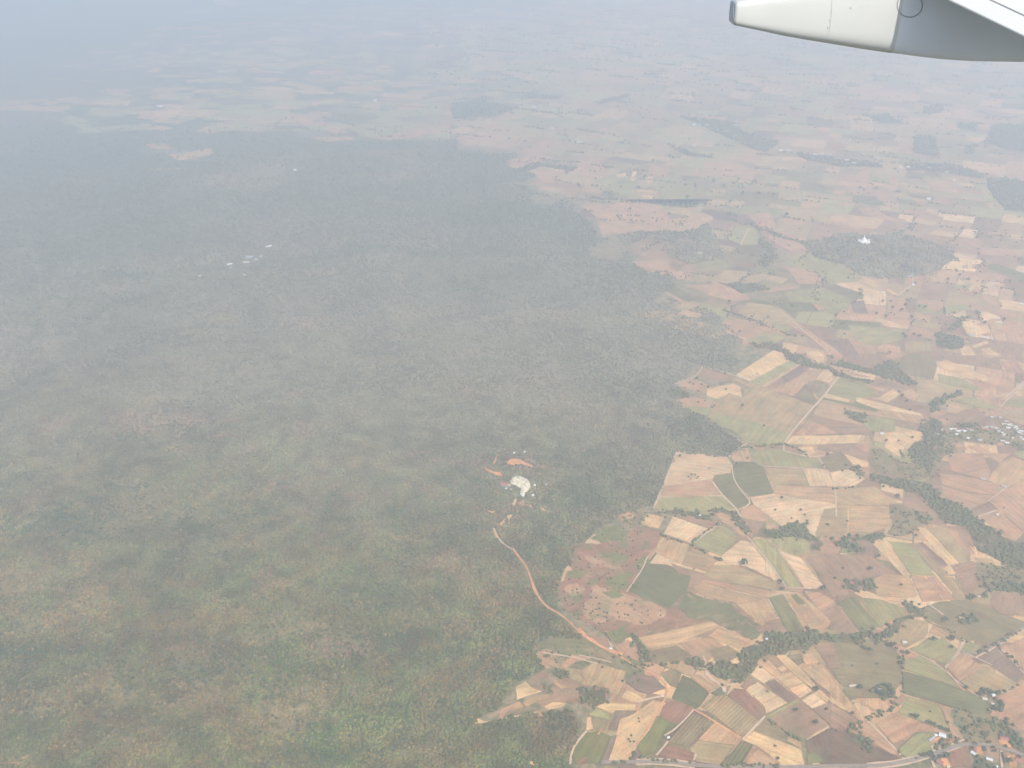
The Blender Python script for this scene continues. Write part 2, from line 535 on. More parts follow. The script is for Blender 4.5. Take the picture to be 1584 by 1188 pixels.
def patchwork():
    quads, cols, furs, uvs = [], [], [], []
    a = R(-24)
    ca, sa = math.cos(a), math.sin(a)
    stack = [(-12000, 500, 26000, 30000)]
    leaves = []
    while stack:
        x0, y0, x1, y1 = stack.pop()
        w, h = x1 - x0, y1 - y0
        cx, cy = (x0 + x1) / 2, (y0 + y1) / 2
        wy = max(1500, cx * sa + cy * ca)
        lim = 72 + wy * 0.0085
        r = random.random()
        if max(w, h) < lim * (1.0 + 1.6 * r) or (max(w, h) < lim * 3.2 and min(w, h) < lim * 0.7):
            leaves.append((x0, y0, x1, y1)); continue
        t = random.uniform(0.34, 0.66)
        if w * random.uniform(0.8, 1.25) > h:
            stack += [(x0, y0, x0 + w * t, y1), (x0 + w * t, y0, x1, y1)]
        else:
            stack += [(x0, y0, x1, y0 + h * t), (x0, y0 + h * t, x1, y1)]
    codes = "TTPPPBBOOOLLLQQUGKSWQL"
    V = []
    for (x0, y0, x1, y1) in leaves:
        g = random.uniform(0.5, 4.5)
        c4 = []
        for (u, v) in ((x0 + g, y0 + g), (x1 - g, y0 + g), (x1 - g, y1 - g), (x0 + g, y1 - g)):
            c4.append((u * ca - v * sa, u * sa + v * ca))
        V.append(c4)
    V = np.array(V)
    wx = V[..., 0] + 420 * (fbm(V[..., 0] / 1500, V[..., 1] / 1500, 41, 2) - .5) + 60 * (fbm(V[..., 0] / 260, V[..., 1] / 260, 43, 1) - .5)
    wy = V[..., 1] + 420 * (fbm(V[..., 0] / 1500, V[..., 1] / 1500, 47, 2) - .5) + 60 * (fbm(V[..., 0] / 260, V[..., 1] / 260, 49, 1) - .5)
    cx, cy = wx.mean(1), wy.mean(1)
    keep = np.where(cy > 6000, plain_mask(cx, cy), inside(cx, cy, PLAIN))
    for k in range(4): keep &= inside(wx[:, k], wy[:, k], PLAIN) | (cy > 6000)
    wx, wy, cx, cy = wx[keep], wy[keep], cx[keep], cy[keep]
    tone = fbm(cx / 1300, cy / 1300, 53, 3)
    for i in range(len(cx)):
        t = tone[i] + random.uniform(-.16, .16)
        px, py = project(cx[i], cy[i])
        if py < 330 and 700 < px:                       # pale rice plain far off
            code = random.choice("OOOLLLLOTTOOQQLO") if t < .58 else random.choice("PPTOOOLTQ")
        else:
            code = random.choice("QQBUGOOLB") if t < .46 else random.choice("TPPBBBOQLQU") if t < .58 else random.choice("PPTBWSBO")
        j = random.uniform(.72, 1.2) if cy[i] > 4800 else random.uniform(.85, 1.15)
        cols.append(tuple(c * j for c in PAL[code]) + (1,)); furs.append(random.uniform(.04, .18))
    co = np.stack([wx, wy, np.full(wx.shape, 0.3)], -1).reshape(-1, 3)
    fc = np.arange(len(co)).reshape(-1, 4)
    me = np_mesh("farmland", co, fc)
    attr(me, "soil", 'FLOAT_COLOR', 'POINT', np.repeat(np.array(cols), 4, 0))
    attr(me, "furrow", 'FLOAT', 'POINT', np.repeat(np.array(furs), 4))
    attr(me, "scrub", 'FLOAT', 'POINT', np.zeros(len(co)))
    uvl = me.uv_layers.new(name="rows")
    e = np.arctan2(wy[:, 1] - wy[:, 0], wx[:, 1] - wx[:, 0]); e = np.where(rng.random(len(e)) < .5, e, e + math.pi / 2)
    c_, s_ = np.cos(e)[:, None], np.sin(e)[:, None]
    uvl.data.foreach_set("uv", np.stack([wx * c_ + wy * s_, -wx * s_ + wy * c_], -1).astype(np.float32).ravel())
    tag(link("farmland", me, M_SOIL), kind="structure")
    # field boundaries far off that carry trees
    far = np.where((cy > 4300) & (cy < 15000) & (rng.random(len(cy)) < .5))[0]
    for i in far:
        k = random.randrange(4); k2 = (k + 1) % 4
        x1, y1, x2, y2 = wx[i, k], wy[i, k], wx[i, k2], wy[i, k2]
        if abs(y2 - y1) > .75 * abs(x2 - x1) and cy[i] > 6000: continue
        L = math.hypot(x2 - x1, y2 - y1); n = max(3, int(L / random.uniform(7, 20)))
        t = rng.random(n); o = rng.normal(0, random.uniform(3, 16), n)
        HEDGE.append((x1 + (x2 - x1) * t - (y2 - y1) / L * o, y1 + (y2 - y1) * t + (x2 - x1) / L * o))


patchwork()

# fields read off enlargements of the photo: (origin x, origin y, scale) and outlines
TA = (984, 500, 3.96); TB = (1284, 600, 5.28); TC = (840, 760, 3.96); TD = (1184, 780, 3.96)
TE_ = (700, 963, 5.28); TF = (984, 963, 5.28); TG = (1284, 963, 5.28); TH = (1084, 250, 3.168)
TI = (1134, 320, 5.28); TJ = (1424, 1090, 9.9); TK = (1384, 400, 7.92); TL = (700, 660, 5.28); TM = (700, 100, 3.168)
TP = (0, 0, 1.0); TQ = (0, 0, 1.98)
FIELDS = [
 # --- far plain
 (TP, "L", [(230, 153), (300, 150), (305, 158), (240, 162)]), (TP, "L", [(330, 145), (395, 140), (400, 150), (335, 155)]),
 (TP, "O", [(0, 165), (40, 164), (60, 173), (0, 175)]), (TP, "T", [(85, 159), (120, 157), (122, 163), (90, 163)]), (TP, "O", [(155, 173), (215, 171), (218, 178), (165, 178)]),
 (TP, "L", [(300, 182), (400, 172), (440, 168), (455, 178), (480, 184), (400, 186), (320, 190)]), (TP, "L", [(475, 195), (540, 188), (545, 197), (480, 203)]),
 (TP, "O", [(560, 150), (660, 143), (665, 152), (600, 158)]), (TP, "O", [(675, 115), (720, 112), (725, 122), (680, 128)]),
 (TP, "L", [(540, 195), (610, 185), (680, 195), (640, 207), (560, 212)]), (TP, "P", [(620, 200), (700, 192), (690, 206), (630, 210)]),
 (TP, "L", [(560, 172), (680, 165), (690, 178), (600, 182)]), (TP, "O", [(430, 165), (480, 160), (485, 168), (440, 172)]), (TP, "Q", [(90, 170), (200, 166), (160, 185), (60, 190)]),
 (TP, "O", [(225, 225), (255, 224), (275, 232), (235, 234)]), (TP, "T", [(262, 241), (325, 232), (330, 240), (275, 248)]), (TP, "L", [(228, 262), (290, 259), (294, 264), (235, 267)]),
 (TP, "P", [(705, 213), (780, 195), (800, 200), (760, 222), (720, 224)]), (TP, "P", [(560, 212), (650, 205), (655, 212), (600, 218)]),
 (TP, "P", [(480, 215), (545, 211), (550, 218), (500, 222)]),
 (TM, "P", [(140, 300), (250, 290), (310, 320), (260, 350), (170, 330)]), (TM, "L", [(200, 115), (330, 110), (380, 130), (260, 150)]),
 (TM, "P", [(20, 375), (120, 335), (130, 350), (60, 385)]), (TM, "P", [(180, 400), (380, 355), (370, 375), (230, 415)]),
 (TM, "P", [(330, 430), (440, 370), (540, 380), (470, 420), (350, 450)]), (TM, "P", [(260, 470), (420, 440), (500, 455), (400, 490), (280, 500)]),
 (TM, "P", [(680, 320), (740, 305), (850, 355), (690, 350)]), (TM, "O", [(560, 440), (680, 420), (860, 400), (840, 440), (640, 460)]),
 (TM, "P", [(400, 530), (440, 508), (520, 525), (530, 580), (470, 580), (430, 570)]), (TM, "O", [(440, 545), (480, 545), (480, 565), (445, 565)]),
 (TM, "P", [(610, 470), (720, 480), (770, 540), (680, 565), (620, 540)]), (TM, "S", [(800, 540), (850, 530), (850, 550), (810, 555)]),
 (TM, "S", [(880, 525), (905, 522), (890, 570), (870, 568)]), (TM, "P", [(960, 495), (1050, 485), (1070, 500), (1050, 555), (960, 550)]),
 (TM, "Y", [(955, 548), (985, 548), (975, 585), (950, 582)]), (TM, "S", [(925, 635), (985, 645), (980, 662), (930, 655)]),
 (TM, "P", [(1190, 505), (1220, 510), (1210, 540), (1185, 535)]), (TM, "P", [(1270, 475), (1420, 490), (1480, 530), (1470, 565), (1330, 545), (1250, 530)]),
 (TM, "L", [(760, 590), (900, 575), (900, 640), (780, 650)]), (TM, "L", [(1000, 580), (1160, 570), (1180, 640), (1010, 660)]),
 (TM, "P", [(630, 690), (660, 675), (760, 700), (830, 740), (880, 770), (800, 780), (720, 760)]), (TM, "P", [(760, 690), (880, 665), (1010, 690), (1060, 730), (1050, 800), (930, 790), (820, 740)]),
 (TM, "E", [(700, 730), (800, 760), (890, 760), (780, 745)]), (TM, "P", [(710, 770), (900, 780), (1050, 805), (1040, 815), (880, 820), (810, 830), (730, 840)]),
 (TM, "T", [(1060, 760), (1230, 725), (1280, 750), (1270, 775), (1190, 820), (1060, 815)]), (TM, "B", [(840, 910), (940, 852), (1100, 885), (1030, 915), (870, 925)]),
 (TM, "P", [(890, 975), (950, 955), (1090, 962), (1040, 985), (910, 1000)]), (TM, "P", [(890, 985), (1050, 985), (1180, 1060), (1060, 1040), (930, 1005)]),
 (TM, "L", [(1170, 980), (1310, 950), (1380, 990), (1210, 1010)]), (TM, "L", [(1340, 850), (1390, 790), (1490, 800), (1510, 880), (1420, 885)]),
 (TM, "T", [(1415, 880), (1445, 805), (1450, 808), (1422, 885)]), (TM, "T", [(1320, 850), (1370, 790), (1378, 795), (1330, 858)]), (TM, "P", [(1440, 730), (1560, 740), (1584, 810), (1510, 800)]),
 (TM, "G", [(1000, 1080), (1080, 1075), (1190, 1150), (1160, 1165), (1010, 1095)]), (TM, "P", [(985, 1090), (1000, 1088), (1150, 1165), (1130, 1170)]),
 (TM, "P", [(1120, 1080), (1250, 1075), (1380, 1130), (1240, 1120)]), (TM, "P", [(1270, 1060), (1420, 1110), (1460, 1150), (1380, 1165), (1250, 1130)]),
 # --- upper right
 (TH, "P", [(20, 0), (150, 0), (270, 60), (160, 90), (60, 70), (0, 75)]), (TH, "P", [(740, 85), (800, 30), (850, 30), (810, 100)]), (TH, "P", [(1240, 65), (1310, 70), (1310, 105), (1240, 100)]),
 (TH, "P", [(1250, 135), (1380, 150), (1390, 165), (1260, 155)]), (TH, "P", [(985, 235), (1050, 230), (1190, 275), (1170, 300), (1060, 275), (1000, 255)]),
 (TH, "P", [(770, 230), (850, 225), (920, 270), (1010, 285), (990, 298), (900, 285), (800, 262)]), (TH, "G", [(750, 165), (850, 170), (910, 215), (840, 215), (740, 195)]),
 (TH, "P", [(660, 205), (760, 200), (770, 215), (680, 220)]), (TH, "P", [(550, 350), (640, 340), (665, 365), (600, 372)]), (TH, "P", [(645, 140), (710, 140), (700, 165), (650, 155)]),
 (TH, "P", [(230, 260), (330, 250), (380, 320), (300, 320)]), (TH, "P", [(400, 280), (500, 280), (500, 305), (410, 300)]), (TH, "P", [(640, 290), (720, 295), (720, 315), (640, 310)]),
 (TH, "P", [(340, 340), (420, 345), (520, 400), (480, 405), (380, 360)]), (TH, "P", [(320, 365), (350, 362), (480, 400), (540, 440), (440, 440), (350, 395)]),
 (TH, "L", [(365, 480), (440, 455), (550, 468), (700, 510), (790, 575), (760, 590), (640, 600), (540, 540), (440, 520)]), (TH, "P", [(420, 520), (530, 530), (590, 560), (590, 600), (480, 600)]),
 (TH, "S", [(660, 600), (760, 590), (830, 620), (885, 660), (780, 640), (700, 615)]), (TH, "G", [(610, 608), (660, 608), (800, 650), (795, 675), (720, 665)]),
 (TH, "S", [(800, 575), (830, 575), (880, 610), (850, 615), (810, 595)]), (TH, "P", [(290, 640), (430, 595), (490, 605), (480, 620), (350, 640)]),
 (TH, "S", [(900, 625), (925, 620), (970, 655), (945, 655)]), (TH, "L", [(410, 640), (600, 620), (740, 680), (720, 730), (560, 690), (440, 690)]),
 (TH, "G", [(370, 700), (540, 690), (580, 735), (430, 735)]), (TH, "P", [(550, 700), (580, 695), (610, 720), (580, 735)]), (TH, "U", [(730, 690), (800, 680), (820, 745), (750, 740)]),
 (TH, "S", [(845, 770), (880, 768), (1020, 810), (1010, 822), (900, 805)]), (TH, "L", [(720, 800), (990, 825), (1000, 870), (860, 905), (760, 880)]),
 (TH, "P", [(1110, 680), (1180, 690), (1190, 725), (1120, 725)]), (TH, "T", [(1050, 740), (1130, 760), (1120, 790), (1060, 775)]),
 (TH, "S", [(100, 790), (190, 770), (300, 810), (290, 830), (230, 880), (130, 840)]), (TH, "T", [(290, 800), (420, 850), (400, 860), (280, 815)]), (TH, "L", [(235, 880), (300, 835), (400, 862), (330, 890), (250, 892)]),
 (TH, "P", [(430, 800), (470, 785), (510, 820), (700, 945), (690, 970), (640, 970), (600, 900), (520, 850)]), (TH, "O", [(230, 690), (380, 710), (480, 785), (430, 800), (330, 800), (180, 740)]),
 (TH, "U", [(600, 870), (720, 870), (780, 940), (770, 980), (700, 950)]), (TH, "T", [(745, 905), (860, 912), (840, 935), (775, 945)]), (TH, "Q", [(920, 960), (1100, 940), (1160, 985), (1140, 1070), (960, 1040), (920, 1000)]),
 (TH, "O", [(990, 880), (1150, 880), (1160, 930), (1000, 940)]), (TH, "P", [(880, 960), (990, 930), (1010, 945), (920, 985)]),
 (TH, "S", [(1150, 990), (1200, 970), (1330, 1020), (1420, 1060), (1400, 1080), (1290, 1060), (1180, 1015)]), (TH, "P", [(1290, 1060), (1400, 1085), (1420, 1110), (1390, 1120)]),
 (TH, "P", [(1450, 980), (1550, 975), (1584, 1040), (1520, 1035)]), (TH, "T", [(1380, 925), (1470, 940), (1480, 955), (1400, 965), (1370, 940)]), (TH, "Y", [(1255, 905), (1320, 905), (1340, 935), (1290, 945)]),
 (TH, "L", [(1160, 1040), (1290, 1065), (1390, 1125), (1290, 1110), (1170, 1085)]),
 (TK, "P", [(720, 370), (820, 370), (870, 400), (940, 405), (990, 350), (1090, 385), (1030, 430), (950, 470), (840, 440)]),
 (TK, "P", [(1040, 480), (1150, 425), (1320, 550), (1280, 625), (1130, 560)]), (TK, "P", [(830, 540), (900, 520), (1060, 590), (1280, 625), (1530, 755), (1440, 775), (1250, 700), (1080, 640)]),
 (TK, "P", [(960, 810), (1180, 745), (1320, 740), (1290, 760), (1060, 825)]), (TK, "P", [(410, 570), (520, 560), (610, 620), (480, 660)]), (TK, "L", [(600, 580), (840, 560), (870, 630), (720, 680), (620, 670)]),
 (TK, "T", [(260, 690), (430, 690), (440, 780), (290, 750)]), (TK, "G", [(1130, 80), (1230, 60), (1584, 180), (1584, 270), (1380, 220), (1150, 130)]), (TK, "P", [(820, 90), (900, 75), (900, 120), (840, 125)]),
 (TK, "T", [(330, 200), (420, 190), (520, 205), (430, 240)]), (TK, "P", [(1220, 310), (1330, 300), (1350, 340), (1240, 360)]), (TK, "T", [(630, 905), (850, 945), (850, 965), (640, 930)]), (TK, "T", [(650, 995), (900, 1040), (890, 1050), (660, 1010)]),
 (TK, "S", [(940, 1070), (1140, 1000), (1150, 1040), (980, 1100)]), (TK, "S", [(740, 1070), (850, 1070), (950, 1110), (1000, 1188), (830, 1188), (780, 1110)]), (TK, "S", [(1040, 1110), (1160, 1090), (1290, 1180), (1250, 1188), (1120, 1188)]),
 (TK, "G", [(530, 960), (640, 940), (920, 1050), (740, 1070), (720, 1130), (560, 1090)]), (TK, "P", [(1050, 930), (1300, 850), (1584, 800), (1584, 870), (1250, 930), (1090, 960)]),
 (TK, "O", [(1380, 720), (1584, 700), (1584, 790), (1440, 790)]), (TK, "P", [(960, 70), (1100, 75), (1090, 130), (940, 120)]), (TK, "L", [(740, 320), (940, 320), (880, 395), (820, 365), (700, 370)]),
 # --- middle
 (TA, "O", [(-30, -60), (180, -80), (420, 0), (540, 60), (510, 100), (300, 60)]) ,
 (TA, "P", [(515, 0), (560, 50), (700, 105), (770, 60), (830, 55), (880, 80), (920, 70), (800, 0), (600, -30)]),
 (TA, "L", [(670, 105), (770, 62), (860, 62), (920, 90), (840, 130), (720, 130)]),
 (TA, "S", [(610, 318), (840, 168), (890, 180), (940, 228), (700, 355)]), (TA, "L", [(700, 355), (940, 228), (985, 248), (765, 388)]), (TA, "T", [(765, 388), (985, 250), (1010, 255), (790, 395)]),
 (TA, "B", [(790, 395), (1010, 250), (1060, 262), (1060, 290), (970, 350), (830, 410)]), (TA, "U", [(890, 330), (1010, 258), (1062, 268), (990, 330), (920, 370)]),
 (TA, "P", [(830, 410), (1060, 290), (1160, 280), (1130, 330), (1050, 360), (960, 450)]), (TA, "S", [(1120, 310), (1165, 270), (1210, 300), (1205, 335), (1235, 330), (1190, 370), (1100, 345)]),
 (TA, "Q", [(1050, 365), (1100, 348), (1185, 378), (1140, 460), (1105, 450), (1090, 415), (1035, 395)]), (TA, "Q", [(970, 450), (1040, 400), (1085, 440), (1110, 480), (1095, 505)]),
 (TA, "O", [(440, 570), (500, 470), (580, 430), (650, 450), (700, 400), (640, 370), (470, 310), (470, 290), (600, 330), (700, 360), (830, 410), (970, 460), (1095, 505), (960, 660), (905, 740), (800, 750), (690, 735), (600, 660), (500, 620)]),
 (TA, "L", [(440, 570), (520, 560), (780, 620), (950, 680), (905, 740), (800, 750), (690, 735), (600, 660), (500, 620)]),
 (TA, "S", [(430, 400), (600, 370), (640, 390), (650, 455), (570, 430), (500, 470), (430, 440)]), (TA, "P", [(245, 470), (340, 450), (440, 470), (500, 490), (470, 520), (350, 520), (260, 500)]),
 (TA, "P", [(230, 375), (290, 350), (370, 345), (440, 380), (420, 430), (330, 410)]), (TA, "B", [(410, 270), (600, 330), (560, 360), (470, 345), (400, 330), (370, 320)]),
 (TA, "L", [(250, 500), (470, 520), (430, 565), (300, 540)]), (TA, "L", [(1160, 425), (1240, 335), (1400, 370), (1480, 430), (1340, 480), (1165, 430)]),
 (TA, "S", [(1145, 435), (1165, 430), (1310, 470), (1300, 485), (1150, 455)]), (TA, "V", [(1145, 457), (1300, 487), (1350, 480), (1490, 520), (1475, 545), (1330, 510), (1145, 470)]),
 (TA, "S", [(1345, 460), (1370, 455), (1584, 520), (1584, 550), (1490, 525), (1350, 478)]), (TA, "T", [(1130, 475), (1584, 580), (1584, 592), (1420, 560), (1290, 540), (1265, 560), (1380, 625), (1240, 600), (1080, 565), (1090, 540)]),
 (TA, "B", [(1060, 580), (1080, 568), (1380, 625), (1400, 660), (1400, 682), (1260, 680)]), (TA, "P", [(960, 685), (1060, 585), (1255, 680)]), (TA, "L", [(1390, 620), (1410, 565), (1584, 595), (1584, 665), (1440, 665)]),
 (TA, "S", [(910, 742), (955, 690), (1390, 685), (1430, 710), (1420, 735), (1100, 745)]), (TA, "B", [(1100, 748), (1420, 738), (1440, 760), (1300, 775), (1200, 780)]), (TA, "S", [(985, 760), (1080, 755), (1100, 790), (1060, 820), (1020, 810)]),
 (TA, "W", [(105, 1140), (250, 785), (560, 825), (585, 860), (580, 915), (480, 935), (465, 965), (620, 1135), (590, 1150), (430, 1170), (300, 1150)]),
 (TA, "L", [(105, 1140), (150, 1070), (400, 1060), (520, 1060), (620, 1135), (560, 1150), (430, 1175)]), (TA, "P", [(140, 1030), (170, 1000), (480, 950), (540, 1050), (300, 1070), (160, 1060)]),
 (TA, "G", [(590, 870), (640, 850), (740, 855), (775, 880), (840, 1030), (830, 1050), (700, 1062), (600, 970), (585, 910)]), (TA, "G", [(465, 965), (480, 930), (585, 920), (600, 970), (690, 1065), (725, 1110), (630, 1140), (560, 1085)]),
 (TA, "T", [(580, 820), (620, 780), (690, 775), (720, 850), (600, 850)]), (TA, "L", [(690, 775), (905, 775), (1060, 825), (1120, 830), (1150, 890), (770, 880), (720, 850)]),
 (TA, "O", [(780, 885), (1020, 890), (1060, 1000), (850, 990)]), (TA, "W", [(1020, 890), (1180, 900), (1215, 1000), (1060, 1000)]), (TA, "T", [(850, 990), (1060, 1000), (1215, 1005), (1225, 1100), (1100, 1110), (850, 1060), (840, 1045)]),
 (TA, "W", [(700, 1070), (840, 1045), (960, 1070), (1225, 1110), (1220, 1210), (1100, 1310), (900, 1250), (720, 1110)]), (TA, "Q", [(1120, 830), (1210, 795), (1270, 800), (1330, 885), (1200, 910), (1150, 880)]),
 (TA, "T", [(1275, 800), (1300, 805), (1430, 850), (1420, 890), (1340, 885)]), (TA, "W", [(1195, 915), (1250, 900), (1310, 900), (1405, 955), (1330, 1000), (1210, 1000)]),
 (TA, "O", [(1220, 1005), (1330, 1010), (1460, 1005), (1584, 1060), (1600, 1120), (1230, 1105)]), (TA, "T", [(1230, 1110), (1584, 1125), (1600, 1210), (1400, 1290), (1210, 1310), (1225, 1188)]),
 (TA, "S", [(1030, 180), (1110, 165), (1155, 200), (1150, 235), (1110, 245), (1080, 215)]), (TA, "P", [(920, 0), (1000, 0), (1250, 195), (1240, 235), (1200, 225), (1150, 150), (1040, 60)]),
 (TA, "P", [(1340, 140), (1470, 150), (1440, 185), (1360, 190)]), (TA, "P", [(1330, 305), (1450, 330), (1410, 335), (1310, 320)]), (TA, "T", [(1435, 380), (1530, 405), (1510, 420), (1430, 395)]),
 # --- right edge, middle
 (TB, "S", [(390, 90), (515, 10), (570, 35), (560, 60), (470, 125)]), (TB, "T", [(590, 40), (670, 10), (720, 60), (690, 110), (620, 90)]), (TB, "B", [(500, 130), (570, 60), (690, 110), (820, 130), (810, 220), (640, 170)]),
 (TB, "S", [(205, 110), (230, 80), (480, 140), (740, 210), (770, 250), (640, 220), (460, 210), (400, 180)]), (TB, "T", [(400, 175), (470, 180), (740, 230), (790, 280), (740, 300), (470, 245)]),
 (TB, "S", [(430, 370), (740, 360), (770, 410), (700, 450), (620, 470), (570, 570), (440, 490), (460, 430)]), (TB, "B", [(900, 240), (980, 190), (1200, 170), (1330, 300), (1200, 320), (1040, 300)]), (TB, "T", [(960, 150), (1000, 135), (1110, 170), (1020, 210), (960, 200)]),
 (TB, "L", [(1010, 110), (1130, 70), (1390, 160), (1330, 190), (1150, 150)]), (TB, "T", [(1320, 70), (1450, 40), (1500, 70), (1410, 110)]), (TB, "T", [(1500, 30), (1584, 10), (1584, 80), (1520, 70)]), (TB, "L", [(1390, 150), (1500, 80), (1584, 90), (1584, 170)]),
 (TB, "O", [(1330, 190), (1584, 180), (1584, 310), (1480, 270)]), (TB, "E", [(1070, 400), (1200, 380), (1180, 345), (1330, 330), (1380, 360), (1270, 410), (1090, 420)]),
 (TB, "P", [(940, 500), (1060, 450), (1120, 500), (1030, 530)]), (TB, "P", [(950, 560), (1100, 530), (1250, 540), (1310, 690), (1290, 760), (1000, 680)]), (TB, "P", [(1110, 480), (1210, 470), (1300, 530), (1480, 540), (1390, 620), (1280, 560)]),
 (TB, "T", [(1390, 610), (1480, 560), (1640, 620), (1640, 790), (1420, 820), (1290, 760), (1320, 690)]), (TB, "P", [(890, 700), (960, 700), (1200, 740), (1430, 810), (1380, 880), (1100, 850), (910, 790)]),
 (TB, "P", [(900, 790), (1090, 855), (1380, 885), (1300, 930), (1120, 1010), (1060, 960), (930, 890)]), (TB, "P", [(1300, 935), (1430, 820), (1640, 780), (1640, 1170), (1560, 1160), (1430, 1040)]),
 (TB, "B", [(1140, 1010), (1300, 940), (1380, 1010), (1200, 1050)]), (TB, "P", [(1200, 1060), (1390, 1000), (1440, 1060), (1330, 1140)]), (TB, "P", [(1330, 1140), (1440, 1065), (1584, 1190), (1500, 1260), (1400, 1210)]),
 (TB, "L", [(1510, 530), (1600, 500), (1600, 590), (1520, 560)]), (TB, "S", [(110, 540), (200, 565), (320, 620), (310, 650), (210, 640), (180, 620)]), (TB, "P", [(310, 390), (350, 480), (420, 500), (330, 540), (200, 480)]),
 (TB, "P", [(600, 540), (660, 545), (720, 580), (650, 570)]), (TB, "L", [(600, 740), (780, 690), (830, 740), (760, 770), (640, 760)]), (TB, "B", [(370, 820), (560, 880), (620, 940), (460, 880)]),
 # --- lower middle: scrub and fields
 (TC, "Rx", [(200, 330), (440, 300), (590, 220), (730, 235), (690, 330), (640, 400), (620, 480), (520, 610), (560, 640), (760, 720), (880, 610), (960, 680), (980, 790), (1030, 800), (580, 900), (620, 960), (540, 880), (430, 900), (300, 830), (150, 740), (60, 640), (110, 520), (190, 420)]),
 (TC, "Px", [(250, 390), (360, 420), (480, 460), (420, 480), (300, 440)]), (TC, "Px", [(300, 560), (420, 610), (560, 650), (760, 730), (700, 800), (560, 820), (420, 760), (330, 820), (240, 740), (300, 650)]),
 (TC, "Px", [(130, 600), (200, 560), (260, 600), (180, 650)]),
 (TC, "Vx", [(290, 290), (420, 210), (520, 250), (500, 310), (360, 320)]), (TC, "Vx", [(340, 400), (430, 380), (540, 405), (470, 440)]), (TC, "Vx", [(380, 570), (480, 500), (560, 490), (530, 590), (440, 610)]), (TC, "Vx", [(140, 510), (230, 480), (290, 510), (200, 540)]),
 (TC, "Vx", [(330, 620), (430, 610), (500, 640), (420, 660)]), (TC, "Vx", [(390, 870), (480, 830), (550, 880), (480, 930), (420, 920)]), (TC, "Vx", [(560, 430), (640, 380), (640, 450), (600, 500)]),
 (TC, "B", [(800, 145), (960, 150), (1110, 185), (1090, 220), (1020, 230), (900, 190)]), (TC, "Y", [(590, 200), (640, 135), (745, 160), (710, 230), (640, 220)]),
 (TC, "W", [(740, 260), (795, 155), (1010, 230), (980, 260), (910, 320)]), (TC, "T", [(675, 370), (720, 280), (910, 330), (870, 400), (850, 450)]), (TC, "O", [(850, 450), (910, 340), (1075, 420), (1000, 490)]),
 (TC, "L", [(920, 320), (1110, 195), (1200, 290), (1090, 400), (950, 340)]), (TC, "W", [(1085, 400), (1210, 300), (1260, 310), (1480, 560), (1410, 540), (1240, 460), (1120, 450)]),
 (TC, "T", [(1040, 130), (1080, 115), (1130, 150), (1250, 190), (1270, 260), (1230, 280), (1100, 190)]), (TC, "L", [(1280, 300), (1370, 290), (1584, 580), (1500, 590)]), (TC, "O", [(1380, 320), (1600, 270), (1640, 380), (1540, 400), (1420, 350)]),
 (TC, "O", [(1430, 350), (1540, 400), (1650, 420), (1690, 560), (1600, 590)]),
 (TC, "K", [(515, 610), (630, 440), (760, 450), (910, 510), (880, 610), (770, 720), (690, 690)]), (TC, "B", [(780, 440), (960, 500), (910, 520), (830, 500)]), (TC, "O", [(980, 520), (1040, 450), (1200, 460), (1430, 560), (1440, 610), (1100, 560)]),
 (TC, "T", [(910, 590), (980, 550), (1180, 620), (1360, 660), (1200, 690), (1050, 660), (930, 620)]), (TC, "P", [(960, 545), (1100, 560), (1440, 620), (1360, 655), (1180, 610)]),
 (TC, "Gx", [(820, 720), (880, 610), (950, 640), (1160, 690), (1290, 800), (1360, 850), (1280, 915), (1130, 850), (1030, 790), (880, 770)]), (TC, "T", [(1180, 690), (1370, 655), (1440, 770), (1340, 830), (1270, 770)]), (TC, "B", [(1300, 840), (1440, 780), (1490, 860), (1360, 900)]),
 (TC, "G", [(1380, 650), (1470, 630), (1600, 840), (1560, 890), (1500, 870)]), (TC, "T", [(575, 900), (1030, 795), (1090, 830), (820, 935), (660, 970)]), (TC, "T", [(1000, 900), (1090, 830), (1280, 920), (1200, 970), (1170, 960)]),
 (TC, "P", [(830, 935), (1020, 890), (1120, 960), (1030, 1020), (1000, 1060), (930, 1010)]), (TC, "Q", [(660, 975), (820, 945), (920, 1010), (860, 1040), (660, 1055)]), (TC, "Q", [(1020, 975), (1130, 945), (1220, 1000), (1130, 1050), (1060, 1050)]),
 (TC, "P", [(430, 950), (520, 910), (620, 1000), (600, 1050), (500, 1020)]), (TC, "O", [(110, 1040), (200, 1020), (540, 1060), (500, 1188), (250, 1188), (160, 1140)]),
 # --- lower right
 (TD, "T", [(0, 100), (120, 150), (90, 170), (0, 150)]), (TD, "O", [(300, 190), (360, 30), (500, 20), (500, 180), (400, 220)]), (TD, "T", [(520, 20), (760, 30), (770, 130), (620, 190), (510, 190)]),
 (TD, "L", [(20, 210), (200, 190), (280, 210), (270, 290), (200, 320), (90, 280)]), (TD, "L", [(0, 220), (60, 280), (120, 350), (220, 520), (150, 510), (0, 310)]), (TD, "W", [(80, 285), (220, 330), (370, 520), (240, 520), (150, 370)]),
 (TD, "W", [(0, 330), (110, 490), (60, 480), (0, 420)]), (TD, "B", [(240, 340), (340, 310), (560, 310), (620, 300), (830, 440), (700, 440), (590, 470), (480, 470), (520, 560), (410, 570), (330, 440)]),
 (TD, "S", [(640, 225), (700, 215), (760, 250), (895, 440), (840, 440)]), (TD, "L", [(740, 225), (880, 240), (1040, 440), (900, 440), (770, 250)]), (TD, "O", [(880, 240), (940, 240), (1110, 400), (1170, 440), (1060, 440)]), (TD, "U", [(930, 240), (960, 230), (1120, 370), (1070, 380)]),
